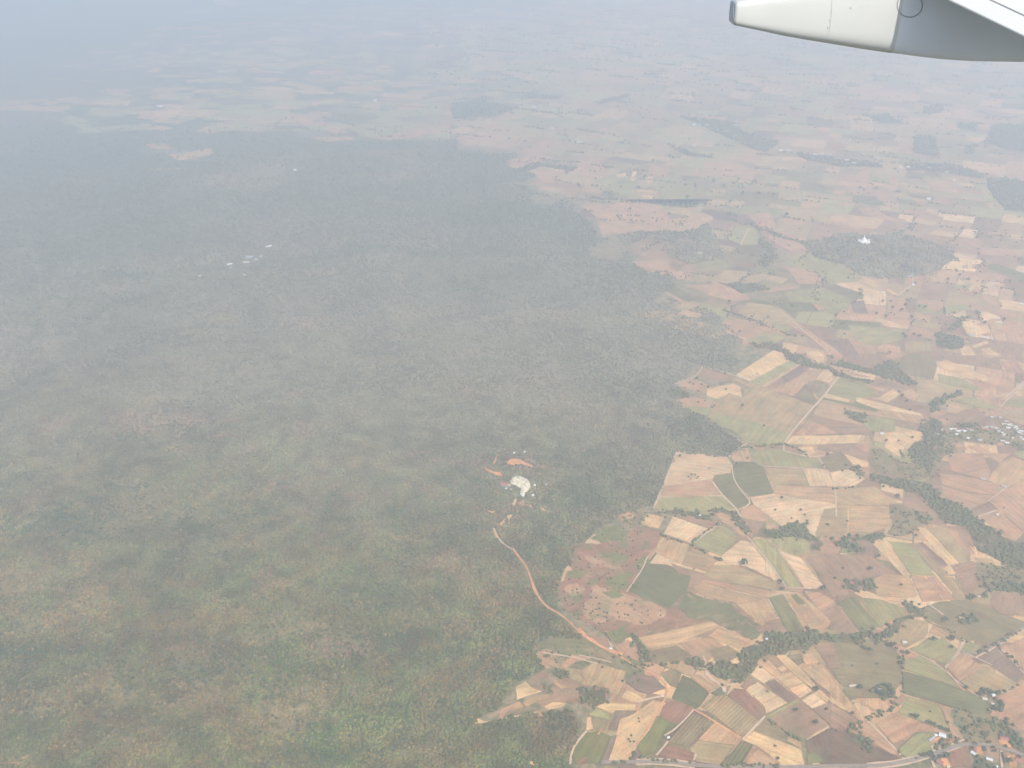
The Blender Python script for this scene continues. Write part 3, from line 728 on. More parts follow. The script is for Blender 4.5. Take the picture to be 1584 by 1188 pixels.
 (TD, "S", [(930, 150), (980, 140), (1190, 365), (1120, 375)]), (TD, "O", [(985, 150), (1080, 140), (1260, 300), (1250, 360), (1190, 365)]), (TD, "P", [(1080, 140), (1180, 170), (1290, 310), (1250, 310)]), (TD, "B", [(1090, 130), (1240, 140), (1280, 280), (1190, 180)]),
 (TD, "S", [(1080, 390), (1130, 375), (1180, 430), (1120, 435)]), (TD, "B", [(1130, 375), (1270, 350), (1370, 450), (1240, 570), (1180, 450)]), (TD, "T", [(1280, 330), (1390, 335), (1460, 460), (1370, 450)]),
 (TD, "T", [(660, 460), (730, 425), (880, 440), (930, 560), (850, 580), (680, 560)]), (TD, "P", [(890, 440), (970, 445), (1090, 590), (960, 600)]), (TD, "P", [(985, 445), (1040, 440), (1170, 590), (1100, 590)]), (TD, "O", [(1060, 440), (1150, 450), (1240, 580), (1180, 590)]),
 (TD, "S", [(540, 545), (590, 525), (700, 565), (860, 580), (880, 620), (830, 635), (720, 590), (600, 575)]), (TD, "L", [(570, 575), (700, 585), (860, 640), (860, 690), (760, 710), (700, 760), (650, 680)]), (TD, "G", [(440, 600), (540, 565), (640, 680), (700, 750), (570, 780)]),
 (TD, "B", [(340, 660), (430, 600), (560, 780), (480, 810), (390, 760)]), (TD, "T", [(120, 550), (200, 540), (400, 720), (370, 760), (240, 770), (170, 640)]), (TD, "P", [(230, 530), (330, 540), (420, 590), (440, 620), (340, 660)]),
 (TD, "P", [(0, 640), (60, 690), (0, 720)]), (TD, "B", [(0, 730), (80, 700), (140, 790), (0, 800)]), (TD, "V", [(150, 560), (190, 550), (250, 610), (200, 620)]),
 (TD, "Q", [(900, 660), (1060, 600), (1240, 590), (1400, 650), (1530, 700), (1584, 720), (1584, 750), (1380, 860), (1260, 830), (1100, 760), (980, 700)]), (TD, "B", [(1370, 620), (1400, 540), (1500, 530), (1540, 600), (1520, 690), (1440, 670)]),
 (TD, "T", [(1000, 790), (1030, 740), (1190, 810), (1220, 840), (1090, 820)]), (TD, "L", [(880, 890), (1000, 820), (1100, 830), (1190, 900), (1110, 990)]), (TD, "P", [(1110, 1000), (1200, 910), (1340, 1000), (1190, 1090)]),
 (TD, "L", [(1200, 900), (1230, 840), (1330, 870), (1280, 930)]), (TD, "U", [(1320, 950), (1420, 890), (1584, 1040), (1540, 1100)]), (TD, "O", [(1200, 1090), (1340, 1000), (1540, 1100), (1500, 1130), (1310, 1170)]), (TD, "P", [(1430, 880), (1584, 820), (1620, 1000), (1584, 1040)]),
 (TD, "P", [(640, 790), (700, 770), (720, 800), (670, 830)]), (TD, "Q", [(300, 840), (560, 820), (760, 850), (850, 960), (830, 1100), (760, 1188), (500, 1188), (400, 1010)]), (TD, "O", [(740, 830), (860, 700), (1000, 720), (990, 800), (860, 880)]),
 (TD, "B", [(280, 850), (420, 850), (470, 1000), (400, 1010)]), (TD, "S", [(860, 890), (900, 860), (1000, 815), (930, 870)]),
 # --- small peninsula of plots in the forest
 (TP, "Gx", [(838, 985), (900, 983), (930, 1003), (960, 1014), (1000, 1036), (985, 1060), (960, 1052), (910, 1032), (860, 1027), (822, 1012)]), (TP, "Qx", [(905, 1000), (940, 1010), (975, 1030), (990, 1045), (950, 1040), (915, 1022)]),
 (TE_, "Px", [(650, 280), (720, 220), (900, 250), (1000, 270), (1130, 300), (1040, 320), (900, 380), (740, 380)]), (TE_, "B", [(610, 480), (740, 395), (800, 420), (770, 460), (660, 520)]), (TE_, "S", [(515, 530), (600, 485), (640, 530), (740, 565), (610, 600), (530, 635)]),
 (TE_, "T", [(490, 690), (560, 655), (590, 695), (480, 730)]), (TE_, "P", [(380, 780), (400, 710), (540, 650), (560, 660), (430, 740), (400, 800)]), (TE_, "Q", [(400, 800), (450, 740), (680, 690), (690, 735), (520, 780)]), (TE_, "T", [(570, 655), (640, 610), (780, 590), (810, 640), (700, 640), (600, 700)]),
 (TE_, "B", [(640, 530), (740, 500), (800, 540), (740, 570)]), (TE_, "B", [(680, 650), (800, 600), (880, 560), (1020, 530), (1025, 640), (870, 670), (740, 700)]), (TE_, "S", [(740, 690), (820, 650), (940, 660), (910, 690), (790, 720)]),
 (TE_, "T", [(800, 480), (850, 460), (880, 510), (1020, 530), (880, 545)]), (TE_, "O", [(950, 460), (1000, 390), (1080, 430), (1050, 500)]), (TE_, "O", [(1040, 400), (1160, 320), (1420, 400), (1360, 560), (1260, 540), (1100, 520)]),
 (TE_, "T", [(1280, 520), (1370, 450), (1410, 500), (1360, 600), (1270, 590)]), (TE_, "U", [(1410, 480), (1470, 420), (1640, 440), (1740, 540), (1600, 590), (1500, 560)]),
 (TE_, "Y", [(1370, 610), (1420, 555), (1500, 580), (1580, 640), (1480, 665)]), (TE_, "S", [(1170, 690), (1240, 650), (1500, 670), (1490, 740), (1330, 730), (1300, 745)]), (TE_, "U", [(1270, 880), (1330, 720), (1500, 720), (1500, 755), (1370, 780), (1340, 890)]),
 (TE_, "S", [(1260, 1150), (1370, 800), (1480, 750), (1640, 640), (1740, 660), (1700, 800), (1600, 890), (1440, 1130)]), (TE_, "U", [(1200, 1170), (1290, 930), (1345, 920), (1260, 1160)]), (TE_, "V", [(960, 1050), (1060, 920), (1190, 890), (1290, 930), (1200, 1150), (1010, 1160)]),
 (TE_, "R", [(1010, 1150), (1070, 1100), (1110, 1110), (1080, 1165)]), (TE_, "Q", [(1100, 850), (1180, 770), (1290, 780), (1260, 880), (1130, 890)]), (TE_, "L", [(1100, 760), (1180, 700), (1300, 760), (1280, 800)]),
 (TE_, "S", [(1095, 780), (1130, 770), (1150, 870), (1090, 890)]),
 (TE_, "E", [(695, 715), (715, 725), (740, 775), (720, 775), (690, 740)]), (TE_, "S", [(150, 810), (210, 790), (270, 810), (330, 800), (340, 820), (250, 830), (170, 850)]), (TE_, "S", [(480, 1145), (630, 1130), (740, 1160), (760, 1188), (680, 1180), (620, 1150)]),
 # --- bottom right of the scrub
 (TF, "Q", [(190, 420), (290, 380), (370, 420), (330, 540), (280, 520)]), (TF, "K", [(290, 620), (380, 430), (450, 460), (600, 580), (520, 690), (470, 720)]), (TF, "K", [(610, 580), (700, 520), (725, 540), (720, 600), (640, 600)]),
 (TF, "T", [(420, 430), (520, 430), (660, 540), (590, 570)]), (TF, "R", [(220, 680), (300, 630), (470, 700), (340, 830), (170, 800)]), (TF, "V", [(0, 1010), (100, 900), (170, 760), (330, 840), (230, 930), (170, 1050), (60, 1100)]),
 (TF, "Qs", [(250, 980), (460, 740), (620, 800), (430, 1020)]), (TF, "T", [(510, 960), (650, 810), (845, 940), (800, 1000), (620, 980)]), (TF, "O", [(430, 1030), (510, 965), (800, 1005), (690, 1165), (490, 1140)]),
 (TF, "R", [(160, 1100), (260, 1010), (500, 1070), (460, 1140), (300, 1130)]), (TF, "Os", [(530, 690), (630, 600), (740, 590), (1010, 800), (870, 935), (840, 930)]), (TF, "R", [(740, 600), (800, 540), (890, 550), (1050, 720), (1050, 760), (990, 800)]),
 (TF, "Gs", [(690, 1160), (860, 970), (960, 1000), (880, 1130), (800, 1188)]), (TF, "Q", [(960, 880), (1050, 790), (1200, 890), (1220, 980)]),
 (TF, "Y", [(870, 965), (960, 890), (1350, 1040), (1380, 1188), (1200, 1188), (1080, 1080), (980, 1010)]), (TF, "P", [(880, 1150), (990, 1030), (1180, 1150), (1000, 1188)]), (TF, "T", [(1230, 970), (1240, 930), (1340, 980), (1350, 1030)]),
 (TF, "B", [(1070, 780), (1340, 640), (1584, 850), (1390, 950), (1220, 890)]), (TF, "L", [(1055, 770), (1310, 630), (1340, 645), (1070, 790)]), (TF, "W", [(1385, 955), (1570, 845), (1584, 860), (1400, 965)]),
 (TF, "B", [(1440, 710), (1584, 640), (1700, 740), (1600, 850)]), (TF, "N", [(1380, 970), (1600, 860), (1700, 1188), (1540, 1188), (1400, 1060)]), (TF, "V", [(1390, 1080), (1460, 1060), (1540, 1140), (1400, 1160)]),
 (TF, "W", [(1060, 745), (1050, 690), (1020, 660), (900, 550), (990, 490), (1235, 660)]), (TF, "U", [(1055, 500), (1130, 465), (1310, 620), (1240, 655)]),
 (TF, "W", [(935, 430), (1000, 350), (1125, 450), (1045, 500)]), (TF, "T", [(970, 320), (1050, 285), (1150, 370), (1120, 440), (1010, 360)]), (TF, "B", [(1055, 285), (1120, 265), (1205, 345), (1150, 370)]), (TF, "S", [(1135, 265), (1220, 270), (1480, 530), (1450, 550), (1260, 390)]),
 (TF, "S", [(1145, 375), (1205, 350), (1250, 385), (1190, 415)]), (TF, "S", [(1140, 450), (1260, 400), (1360, 490), (1240, 540)]), (TF, "S", [(1240, 545), (1370, 490), (1440, 560), (1340, 625)]), (TF, "W", [(1345, 635), (1450, 575), (1560, 660), (1440, 710)]), (TF, "S", [(1450, 575), (1500, 545), (1590, 630), (1560, 655)]),
 (TF, "Q", [(1230, 280), (1340, 255), (1370, 330), (1320, 350)]), (TF, "S", [(1350, 265), (1430, 245), (1500, 330), (1400, 350), (1370, 330)]), (TF, "T", [(1340, 370), (1430, 350), (1540, 470), (1470, 490)]), (TF, "T", [(1430, 350), (1520, 340), (1700, 540), (1640, 620), (1470, 490)]),
 (TF, "B", [(850, 520), (940, 445), (990, 485), (890, 550)]),
 # --- bottom right corner
 (TG, "T", [(0, 430), (240, 740), (230, 800), (140, 730), (0, 600)]), (TG, "S", [(0, 600), (140, 710), (120, 720), (0, 650)]), (TG, "B", [(0, 650), (240, 800), (160, 900), (0, 860)]), (TG, "S", [(170, 640), (280, 625), (290, 640), (170, 655)]), (TG, "T", [(240, 655), (270, 650), (405, 735), (385, 740)]),
 (TG, "Ks", [(590, 580), (590, 400), (640, 410), (880, 480), (1100, 560), (1250, 620), (1350, 740), (1240, 760), (1010, 700), (880, 660)]), (TG, "Ls", [(600, 390), (610, 310), (760, 270), (900, 360), (1090, 550), (880, 480)]),
 (TG, "L", [(550, 740), (640, 610), (880, 670), (900, 690), (990, 920), (830, 850)]), (TG, "P", [(900, 680), (1000, 705), (1110, 960), (1050, 980), (1000, 930)]), (TG, "P", [(370, 830), (520, 740), (830, 860), (860, 900), (700, 900), (520, 1000)]), (TG, "L", [(540, 1040), (700, 900), (870, 900), (850, 1070), (640, 1120)]),
 (TG, "P", [(190, 880), (310, 800), (560, 1070), (510, 1085), (300, 960)]), (TG, "N", [(0, 880), (190, 900), (330, 1000), (540, 1090), (600, 1140), (300, 1170), (0, 1170)]), (TG, "P", [(1290, 790), (1380, 600), (1560, 530), (1640, 560), (1640, 930), (1500, 840)]),
 (TG, "B", [(480, 660), (590, 590), (640, 610), (560, 690)]), (TG, "Qx", [(1010, 705), (1240, 750), (1290, 790), (1290, 960), (1110, 980)]), (TG, "R", [(960, 1050), (1100, 970), (1160, 1188), (990, 1188)]),
 (TG, "E", [(1370, 960), (1400, 930), (1480, 960), (1480, 1030), (1390, 1010)]), (TG, "E", [(1190, 1020), (1240, 1010), (1250, 1080), (1190, 1090)]), (TG, "E", [(1440, 1080), (1520, 1080), (1530, 1188), (1470, 1188)]), (TG, "E", [(900, 1110), (950, 1100), (1000, 1188), (930, 1188)]),
 (TG, "E", [(800, 1000), (850, 950), (940, 920), (880, 970)]), (TG, "P", [(850, 1060), (880, 1000), (1030, 930), (1040, 970), (900, 1060)]),
]
for tl, code, pts in FIELDS:
    field(code, T(*tl, pts))

# the pale plot with boundary ridges and the worn scars round the quarry
SCARS = [(TL, "E", [(330, 310), (360, 235), (370, 240), (355, 300)]), (TL, "E", [(240, 310), (290, 350), (340, 370), (390, 375), (370, 345), (385, 350), (410, 400), (405, 415), (330, 390), (270, 355)]),
 (TL, "E", [(440, 300), (480, 265), (530, 262), (670, 335), (640, 335), (560, 305), (500, 325)]), (TL, "E", [(280, 685), (340, 695), (360, 710), (310, 710)]), (TL, "S", [(445, 735), (500, 715), (465, 770), (480, 800), (455, 790)]),
 (TL, "P", [(550, 610), (580, 600), (590, 640), (560, 660), (540, 640)]), (TL, "S", [(480, 640), (510, 600), (530, 590), (510, 650)]), (TL, "P", [(615, 650), (640, 635), (660, 665), (630, 670)]), (TL, "S", [(710, 655), (740, 670), (770, 690), (745, 700)]),
 (TL, "P", [(520, 710), (530, 670), (545, 670), (530, 715)]), (TL, "S", [(385, 800), (430, 750), (430, 780), (390, 830)]), (TL, "E", [(330, 850), (345, 860), (375, 920), (355, 920)]), (TL, "Y", [(1525, 800), (1584, 740), (1640, 760), (1600, 815)]),
 (TL, "P", [(1360, 730), (1440, 700), (1520, 740), (1380, 770)]), (TC, "S", [(105, 560), (125, 490), (155, 455), (185, 490), (150, 490), (125, 550)]),
 (TP, "T", [(1046, 486), (1060, 480), (1086, 486), (1080, 493), (1060, 490)]), (TP, "P", [(975, 405), (1010, 402), (1040, 412), (1000, 420)])]
for tl, code, pts in SCARS:
    px = T(*tl, pts)
    n_field[0] += 1
    w = [at(*p)[:2] for p in px]
    BARE.append(w)
    sheet("clearing", rough_edge(w, 4), 0.9 + 0.004 * n_field[0], PAL[code], .03, cuts=2)
for px in ([(0, 1180), (20, 1178), (70, 1186), (72, 1188), (30, 1184), (0, 1183)],):
    w = [at(*p)[:2] for p in px]; BARE.append(w)
    sheet("clearing", ragged(w), 1.5, PAL['B'], .03, cuts=1)


# pale field strips scattered through the far wooded country
for k in range(900):
    px, py = random.uniform(-60, 1000), 6 + 200 * random.random()
    if px < 215 + random.gauss(0, 75) and (70 < py < 160 or py > 177): continue
    x, y = flat(px, py)
    if inside(x, y, PLAIN) or float(fbm(x / 1900, y / 1900, 301, 2)) + .0011 * min(py, 110) + (.10 if px > 230 and 120 < py < 205 else -.08 if px < 200 else -.03) < .58: continue
    L, Wd, a = random.uniform(110, 420), random.uniform(60, 210), random.uniform(-.5, .5)
    q = [(x + u * L * math.cos(a) - v * Wd * math.sin(a), y + u * L * math.sin(a) + v * Wd * math.cos(a)) for u, v in ((-.5, -.5), (.5, -.5 + random.uniform(-.2, .2)), (.5, .5), (-.5, .5 + random.uniform(-.2, .2)))]
    sheet("field", rough_edge(q, 9), 1.2, PAL[random.choice("LOTPOOL")], .05, cuts=1)

# ------------------------------------------------------------------ foliage masses
def crown_proto(seed, rows=4, cols=8, flatb=True):
    """A rough low dome, unit radius, wider than it is tall."""
    r = np.random.default_rng(seed)
    v, f = [], []
    for i in range(rows):
        th = math.pi * 0.62 * (i + 1) / rows
        for j in range(cols):
            ph = 2 * math.pi * (j + 0.5 * (i % 2)) / cols + r.uniform(-.2, .2)
            k = r.uniform(.78, 1.2)
            v.append((math.sin(th) * math.cos(ph) * k, math.sin(th) * math.sin(ph) * k, math.cos(th) * .85 * r.uniform(.85, 1.15)))
    top = len(v); v.append((r.uniform(-.15, .15), r.uniform(-.15, .15), .95))
    for i in range(rows - 1):
        for j in range(cols):
            a, b = i * cols + j, i * cols + (j + 1) % cols
            c, d = a + cols, b + cols
            f += [(a, c, b), (b, c, d)]
    for j in range(cols):
        f.append((j, (j + 1) % cols, top))
    return np.array(v), np.array(f)


PROTO = [crown_proto(100 + i) for i in range(6)]
PROTO_S = [crown_proto(200 + i, 3, 6) for i in range(6)]


def crowns(name, x, y, z, rad, tint, small=False):
    """Many crowns as one mesh, one tint per crown."""
    x = np.asarray(x); n = len(x)
    pv, pf = [], []
    PR = PROTO_S if small else PROTO
    which = rng.integers(0, len(PR), n)
    V, Fc, C = [], [], []
    off = 0
    for k in range(len(PR)):
        s = np.where(which == k)[0]
        if not len(s): continue
        v, f = PR[k]
        a = rng.uniform(0, 2 * math.pi, len(s))
        sx = rad[s] * rng.uniform(.85, 1.15, len(s)); sy = rad[s] * rng.uniform(.85, 1.15, len(s)); sz = rad[s] * rng.uniform(.8, 1.35, len(s))
        vx, vy, vz = v[:, 0][None] * sx[:, None], v[:, 1][None] * sy[:, None], v[:, 2][None] * sz[:, None]
        ca, sa = np.cos(a)[:, None], np.sin(a)[:, None]
        P = np.stack([x[s][:, None] + vx * ca - vy * sa, y[s][:, None] + vx * sa + vy * ca, z[s][:, None] + vz + rad[s][:, None] * .75], -1)
        V.append(P.reshape(-1, 3))
        Fc.append((f[None] + off + (np.arange(len(s)) * len(v))[:, None, None]).reshape(-1, 3))
        C.append(np.repeat(np.concatenate([tint[s], np.ones((len(s), 1))], 1), len(v), 0))
        off += len(s) * len(v)
    me = np_mesh(name, np.concatenate(V), np.concatenate(Fc), 3)
    attr(me, "tint", 'FLOAT_COLOR', 'POINT', np.concatenate(C))
    return link(name, me, M_LEAF)


def tints(x, y, kind="dry"):
    n = len(x)
    big = np.clip((fbm(x / 520, y / 520, 61, 4) - .34) / .32, 0, 1)[:, None]
    mid = np.clip((fbm(x / 90, y / 90, 71, 3) - .35) / .3, 0, 1)[:, None]
    r = rng.random((n, 1))
    g = np.array([[.096, .104, .026]]); b = np.array([[.146, .110, .040]]); t = np.array([[.215, .155, .050]]); dk = np.array([[.060, .066, .026]])
    gy = np.array([[.175, .135, .070]])
    c = g * (1 - big) + b * big
    c = c * (1 - .3 * mid) + t * .3 * mid
    hue = np.clip((fbm(x / 70 + 7, y / 70, 161, 3) - .38) / .24, 0, 1)[:, None]
    c = c * (hue * np.array([[1.16, .96, .95]]) + (1 - hue) * np.array([[.80, 1.06, .85]]))
    lg = np.array([[.118, .138, .052]])
    c = np.where(r < .16, c * .4 + dk * .6, np.where(r > .93, c * .5 + t * .5, np.where(r > .80, c * .5 + gy * .5, np.where(r > .60, c * .35 + lg * .65, c)))) * 1.12
    if kind == "dry":
        haze_k = haze_pale(x, y)[:, None] * .78  # crowns of the middle distance carry haze brightness in their tint
        c = c * (1 - haze_k) + np.array([[.228, .192, .126]]) * haze_k
        c = c * (.78 + .44 * np.clip((fbm(x / 48, y / 48, 181, 2) - .3) / .4, 0, 1))[:, None] * (.84 + .32 * np.clip((fbm(x / 210, y / 210, 183, 3) - .32) / .36, 0, 1))[:, None]
        for nm, cc in (("red", (.27, .155, .10)), ("tan", (.27, .185, .08)), ("green", (.062, .084, .036))):
            k = (rng.random((n, 1)) < soft(nm, x, y)[:, None] * np.clip((fbm(x / 26, y / 26, 171, 2) - .36) * 5, 0, .85)[:, None]) * rng.uniform(.6, 1.0, (n, 1))
            c = c * (1 - k) + np.array([cc]) * k
    else:
        c = c * .5 + np.array([[.118, .122, .056]]) * .5
    m = (np.clip((y - 2800) / 3500, 0, 1) * .7)[:, None]            # far crowns differ less
    return (c * (1 - m) + c.mean(0)[None] * m) * rng.uniform(.72, 1.10, (n, 1)) if kind == "dry" and n > 5000 else c * rng.uniform(.72, 1.10, (n, 1))


def forest():
    """Dry woodland over the hills: crown by crown where single crowns still show."""
    N = 620000
    x = np.concatenate([rng.uniform(-4700, 1500, N), rng.uniform(-1900, 1300, 150000)]); y = np.concatenate([rng.uniform(1640, 9000, N), 1640 + 1900 * rng.random(150000) ** 1.3]); N = len(x)
    px, py = project(x, y)
    out = ~plain_mask(x, y) & (px > -140) & (px < 1700) & (py < 1270)
    keepp = np.clip((9000 - y) / 5900, 0, 1) ** 2.2
    d = 1 - np.maximum(soft("tan", x, y), soft("red", x, y)) * .75
    dens = np.clip(.55 + 1.1 * (fbm(x / 140, y / 140, 81, 3) - .3), .25, 1)
    s = out & (rng.random(N) < keepp * d * dens)
    for q in BARE:
        s &= ~inside(x, y, q)
    for ln, wd in BARE_LINES:
        s &= seg_dist(x, y, ln) > wd
    x, y = x[s], y[s]
    rad = rng.uniform(2.6, 4.9, len(x)) * np.clip(1 + (y - 3600) / 3600, 1, 1.7)
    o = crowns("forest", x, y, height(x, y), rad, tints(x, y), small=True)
    tag(o, "dry grey-green forest covering the hills left of the fields", "forest", kind="stuff")




def in_poly_points(poly, spacing):
    xs = [p[0] for p in poly]; ys = [p[1] for p in poly]
    n = int((max(xs) - min(xs)) * (max(ys) - min(ys)) / (spacing * spacing)) + 1
    x = rng.uniform(min(xs), max(xs), n); y = rng.uniform(min(ys), max(ys), n)
    s = inside(x, y, poly)
    return x[s], y[s]


def woods(px, label, spacing=9.5, floor=True, thin=1.0, rad=(3.5, 6.5), kind="wet"):
    poly = [flat(*p) for p in px]
    n_field[0] += 1
    if floor:
        sheet("wood_floor", ragged(rough_edge(poly, 6)), 0.45 + 0.0033 * n_field[0], PAL['Q'] if thin < .6 or kind == "dry" else PAL['D'], .02, scrub=.55)
    x, y = in_poly_points(poly, spacing)
    x = x + rng.normal(0, 8, len(x)); y = y + rng.normal(0, 8, len(x))
    s = rng.random(len(x)) < thin * np.clip(.45 + 2.4 * (fbm(x / 85, y / 85, 91, 3) - .38), .08, 1)
    x, y = x[s], y[s]
    if len(x) == 0: return
    far = max(1.0, y.mean() / 4500)
    o = crowns("woods", x, y, np.full(len(x), .3), rng.uniform(rad[0], rad[1], len(x)) * far, tints(x, y, kind), small=True)
    tag(o, label, "woodland", kind="stuff")


def tree_belt(px, width, label, spacing=8.0):
    """A line of trees and bushes along a bank or boundary."""
    pts = [flat(*p) for p in px]
    X_, Y_ = [], []
    for (x1, y1), (x2, y2) in zip(pts[:-1], pts[1:]):
        L = math.hypot(x2 - x1, y2 - y1); n = max(2, int(L * width / (spacing * spacing)))
        t = rng.random(n); o = rng.normal(0, width * .24, n)
        X_.append(x1 + (x2 - x1) * t - (y2 - y1) / L * o); Y_.append(y1 + (y2 - y1) * t + (x2 - x1) / L * o)
    x = np.concatenate(X_); y = np.concatenate(Y_)
    s = fbm(x / 40, y / 40, 97, 2) > .3
    x, y = x[s], y[s]
    o = crowns("treeline", x, y, np.full(len(x), .3), rng.uniform(2.4, 5.2, len(x)) * max(1, y.mean() / 4500), tints(x, y, "wet"), small=True)
    tag(o, label, "treeline", kind="stuff")


def ribbon(name, px, width, mat, z=1.2, vary=.25, drape=True):
    pts = [at(*p)[:2] for p in px]
    fine = []
    for (x1, y1), (x2, y2) in zip(pts[:-1], pts[1:]):
        k = max(1, int(math.hypot(x2 - x1, y2 - y1) / 25))
        for j in range(k):
            fine.append((x1 + (x2 - x1) * j / k, y1 + (y2 - y1) * j / k))
    fine.append(pts[-1])
    f = np.array(fine)
    for _ in range(2):                                   # round the corners
        g = f.copy(); g[1:-1] = (f[:-2] + 2 * f[1:-1] + f[2:]) / 4; f = g
    d = np.gradient(f, axis=0); d /= np.linalg.norm(d, axis=1)[:, None] + 1e-9
    nrm = np.stack([-d[:, 1], d[:, 0]], 1)
    wds = width * .5 * (1 + vary * (rng.random((len(f), 2)) * 2 - 1))
    a = f + nrm * wds[:, :1]; b = f - nrm * wds[:, 1:]
    za = height(a[:, 0], a[:, 1]) + z; zb = height(b[:, 0], b[:, 1]) + z
    co = np.concatenate([np.c_[a, za], np.c_[b, zb]])
    n = len(f)
    fc = np.array([(i, i + n, i + n + 1, i + 1) for i in range(n - 1)])
    o = link(name, np_mesh(name, co, fc), mat)
    o["kind"] = "structure"
    return f


# ------------------------------------------------------------------ roads and tracks
f = ribbon("laterite_road", [(793, 849), (803, 864), (815, 876), (819, 886), (825, 910), (838, 935), (860, 948), (878, 955), (890, 975), (916, 995), (956, 1012), (976, 1028), (1004, 1040), (1022, 1050), (1034, 1058), (1036, 1069), (1030, 1078)], 5.8, M_LATERITE, 2.5, .8)
BARE_LINES.append(([tuple(p) for p in f], 11.0))
f = ribbon("dirt_track", [(763, 817), (770, 832), (780, 846), (793, 850)], 5, M_TRACK, 2.0)
BARE_LINES.append(([tuple(p) for p in f], 7.0))
f = ribbon("laterite_road", [(895, 972), (908, 988), (930, 1003), (962, 1014)], 14, M_LATERITE, 2.4, .7)
f = ribbon("dirt_track", [(385, 988), (415, 983), (430, 971), (450, 968), (470, 974), (505, 985), (540, 990)], 3.5, mat_plain("dry_path", (0.22, 0.165, 0.075), .95, .1), 4.0)
BARE_LINES.append(([tuple(p) for p in f], 3.0))
TRACKS = [(TA, [(905, 740), (960, 660), (1095, 505), (1140, 460), (1240, 330)], 7), (TA, [(905, 740), (905, 785)], 5), (TA, [(570, 822), (620, 768), (682, 738)], 7), (TA, [(250, 785), (400, 805), (560, 825)], 5), (TA, [(250, 785), (180, 960), (105, 1140)], 5),
          (TA, [(780, 880), (1020, 889), (1180, 900), (1195, 920), (1220, 1030), (1225, 1105), (1225, 1188)], 5), (TA, [(910, 785), (1060, 828), (1110, 825), (1200, 790)], 6), (TA, [(1118, 828), (1155, 887)], 5), (TA, [(585, 870), (595, 960), (640, 1030), (725, 1110), (630, 1142)], 5), (TA, [(465, 970), (520, 1050), (622, 1140), (640, 1188)], 6),
          (TA, [(410, 265), (610, 325), (700, 358)], 7), (TA, [(620, 770), (690, 775)], 4), (TA, [(240, 375), (290, 350), (355, 345), (410, 265)], 5), (TB, [(1390, 160), (1540, 10), (1600, -40)], 5), (TB, [(1200, 1055), (1370, 1000)], 5), (TB, [(1290, 930), (1440, 815), (1510, 770)], 4),
          (TC, [(640, 400), (610, 480), (510, 620)], 4), (TC, [(1100, 190), (1010, 250), (920, 322)], 5), (TC, [(1250, 280), (1370, 420), (1490, 590)], 4), (TC, [(1490, 590), (1640, 600)], 4), (TC, [(385, 860), (410, 920), (420, 960)], 5), (TC, [(0, 990), (120, 1010), (250, 1030), (330, 1060)], 5), (TC, [(980, 1010), (1000, 1060)], 5),
          (TF, [(575, 395), (550, 432), (600, 465), (680, 500), (745, 525), (728, 572)], 9), (TF, [(740, 515), (850, 500)], 6), (TF, [(470, 715), (380, 820), (300, 905), (230, 930)], 5), (TF, [(1052, 770), (1020, 800), (870, 960)], 6), (TF, [(260, 975), (165, 1090)], 5), (TF, [(0, 655), (110, 620), (215, 605)], 7), (TF, [(490, 1075), (470, 1130)], 5),
          (TG, [(290, 790), (430, 930), (560, 1065), (620, 1135)], 5), (TG, [(1100, 150), (1060, 240), (940, 380)], 4), (TG, [(1060, 235), (1200, 290), (1320, 350)], 4), (TG, [(850, 1075), (830, 1010)], 5), (TG, [(1395, 1050), (1400, 1188)], 5), (TG, [(820, 1110), (850, 1188)], 6), (TG, [(610, 220), (760, 280), (900, 360), (1100, 545), (1210, 610)], 3),
          (TD, [(1210, 830), (1190, 900), (1100, 1000)], 4), (TD, [(990, 610), (1090, 680)], 5), (TD, [(1440, 890), (1520, 960), (1600, 1060)], 5), (TH, [(195, 410), (235, 330)], 8), (TH, [(960, 660), (1040, 605), (1040, 560)], 8), (TH, [(400, 740), (640, 950)], 6), (TH, [(1490, 1160), (1584, 1080)], 7),
          (TE_, [(1095, 890), (1030, 960), (970, 1020), (960, 1160)], 6), (TE_, [(400, 790), (540, 770), (690, 735)], 4), (TE_, [(1030, 270), (1240, 310), (1300, 330)], 4), (TE_, [(1250, 80), (1290, 170), (1310, 200)], 4)]
for tl, px, w in TRACKS:
    ribbon("dirt_track", T(*tl, px), w, M_TRACK, 2.6)
for tl, px, w in [(TF, [(475, 715), (560, 760), (700, 855), (850, 945)], 7), (TF, [(240, 620), (160, 760), (0, 1010)], 5), (TG, [(1090, 560), (1030, 480), (950, 390)], 4), (TE_, [(1220, 870), (1205, 890), (1190, 920)], 4)]:
    ribbon("laterite_road", T(*tl, px), w, M_LATERITE, 2.5)
ribbon("main_road", [(930, 1180), (984, 1180), (1008, 1177.5), (1041, 1180), (1075, 1185), (1117, 1187), (1200, 1188), (1284, 1185.5), (1341, 1186), (1379, 1184), (1401, 1179), (1447, 1166.6), (1494, 1147.7), (1521, 1152), (1549, 1156), (1584, 1169), (1640, 1190)], 11, M_ROAD, 2.8, .08)
for o in (-4, 4):
    ribbon("road_verge", [(984, 1180 + o), (1008, 1177.5 + o), (1041, 1180 + o), (1075, 1185 + o)], 5, M_TRACK, 2.4, .5)
    ribbon("road_verge", [(1341, 1186 + o), (1379, 1184 + o), (1401, 1179 + o), (1447, 1166.6 + o), (1494, 1147.7 + o)], 5, M_TRACK, 2.4, .5)
ribbon("side_road", T(*TD, [(1190, 905), (1280, 935), (1440, 845), (1600, 745), (1700, 690)]), 9, M_ROAD, 2.8, .1)
ribbon("road_verge", T(*TD, [(1285, 945), (1445, 855), (1600, 757)]), 5, M_TRACK, 2.7, .4)

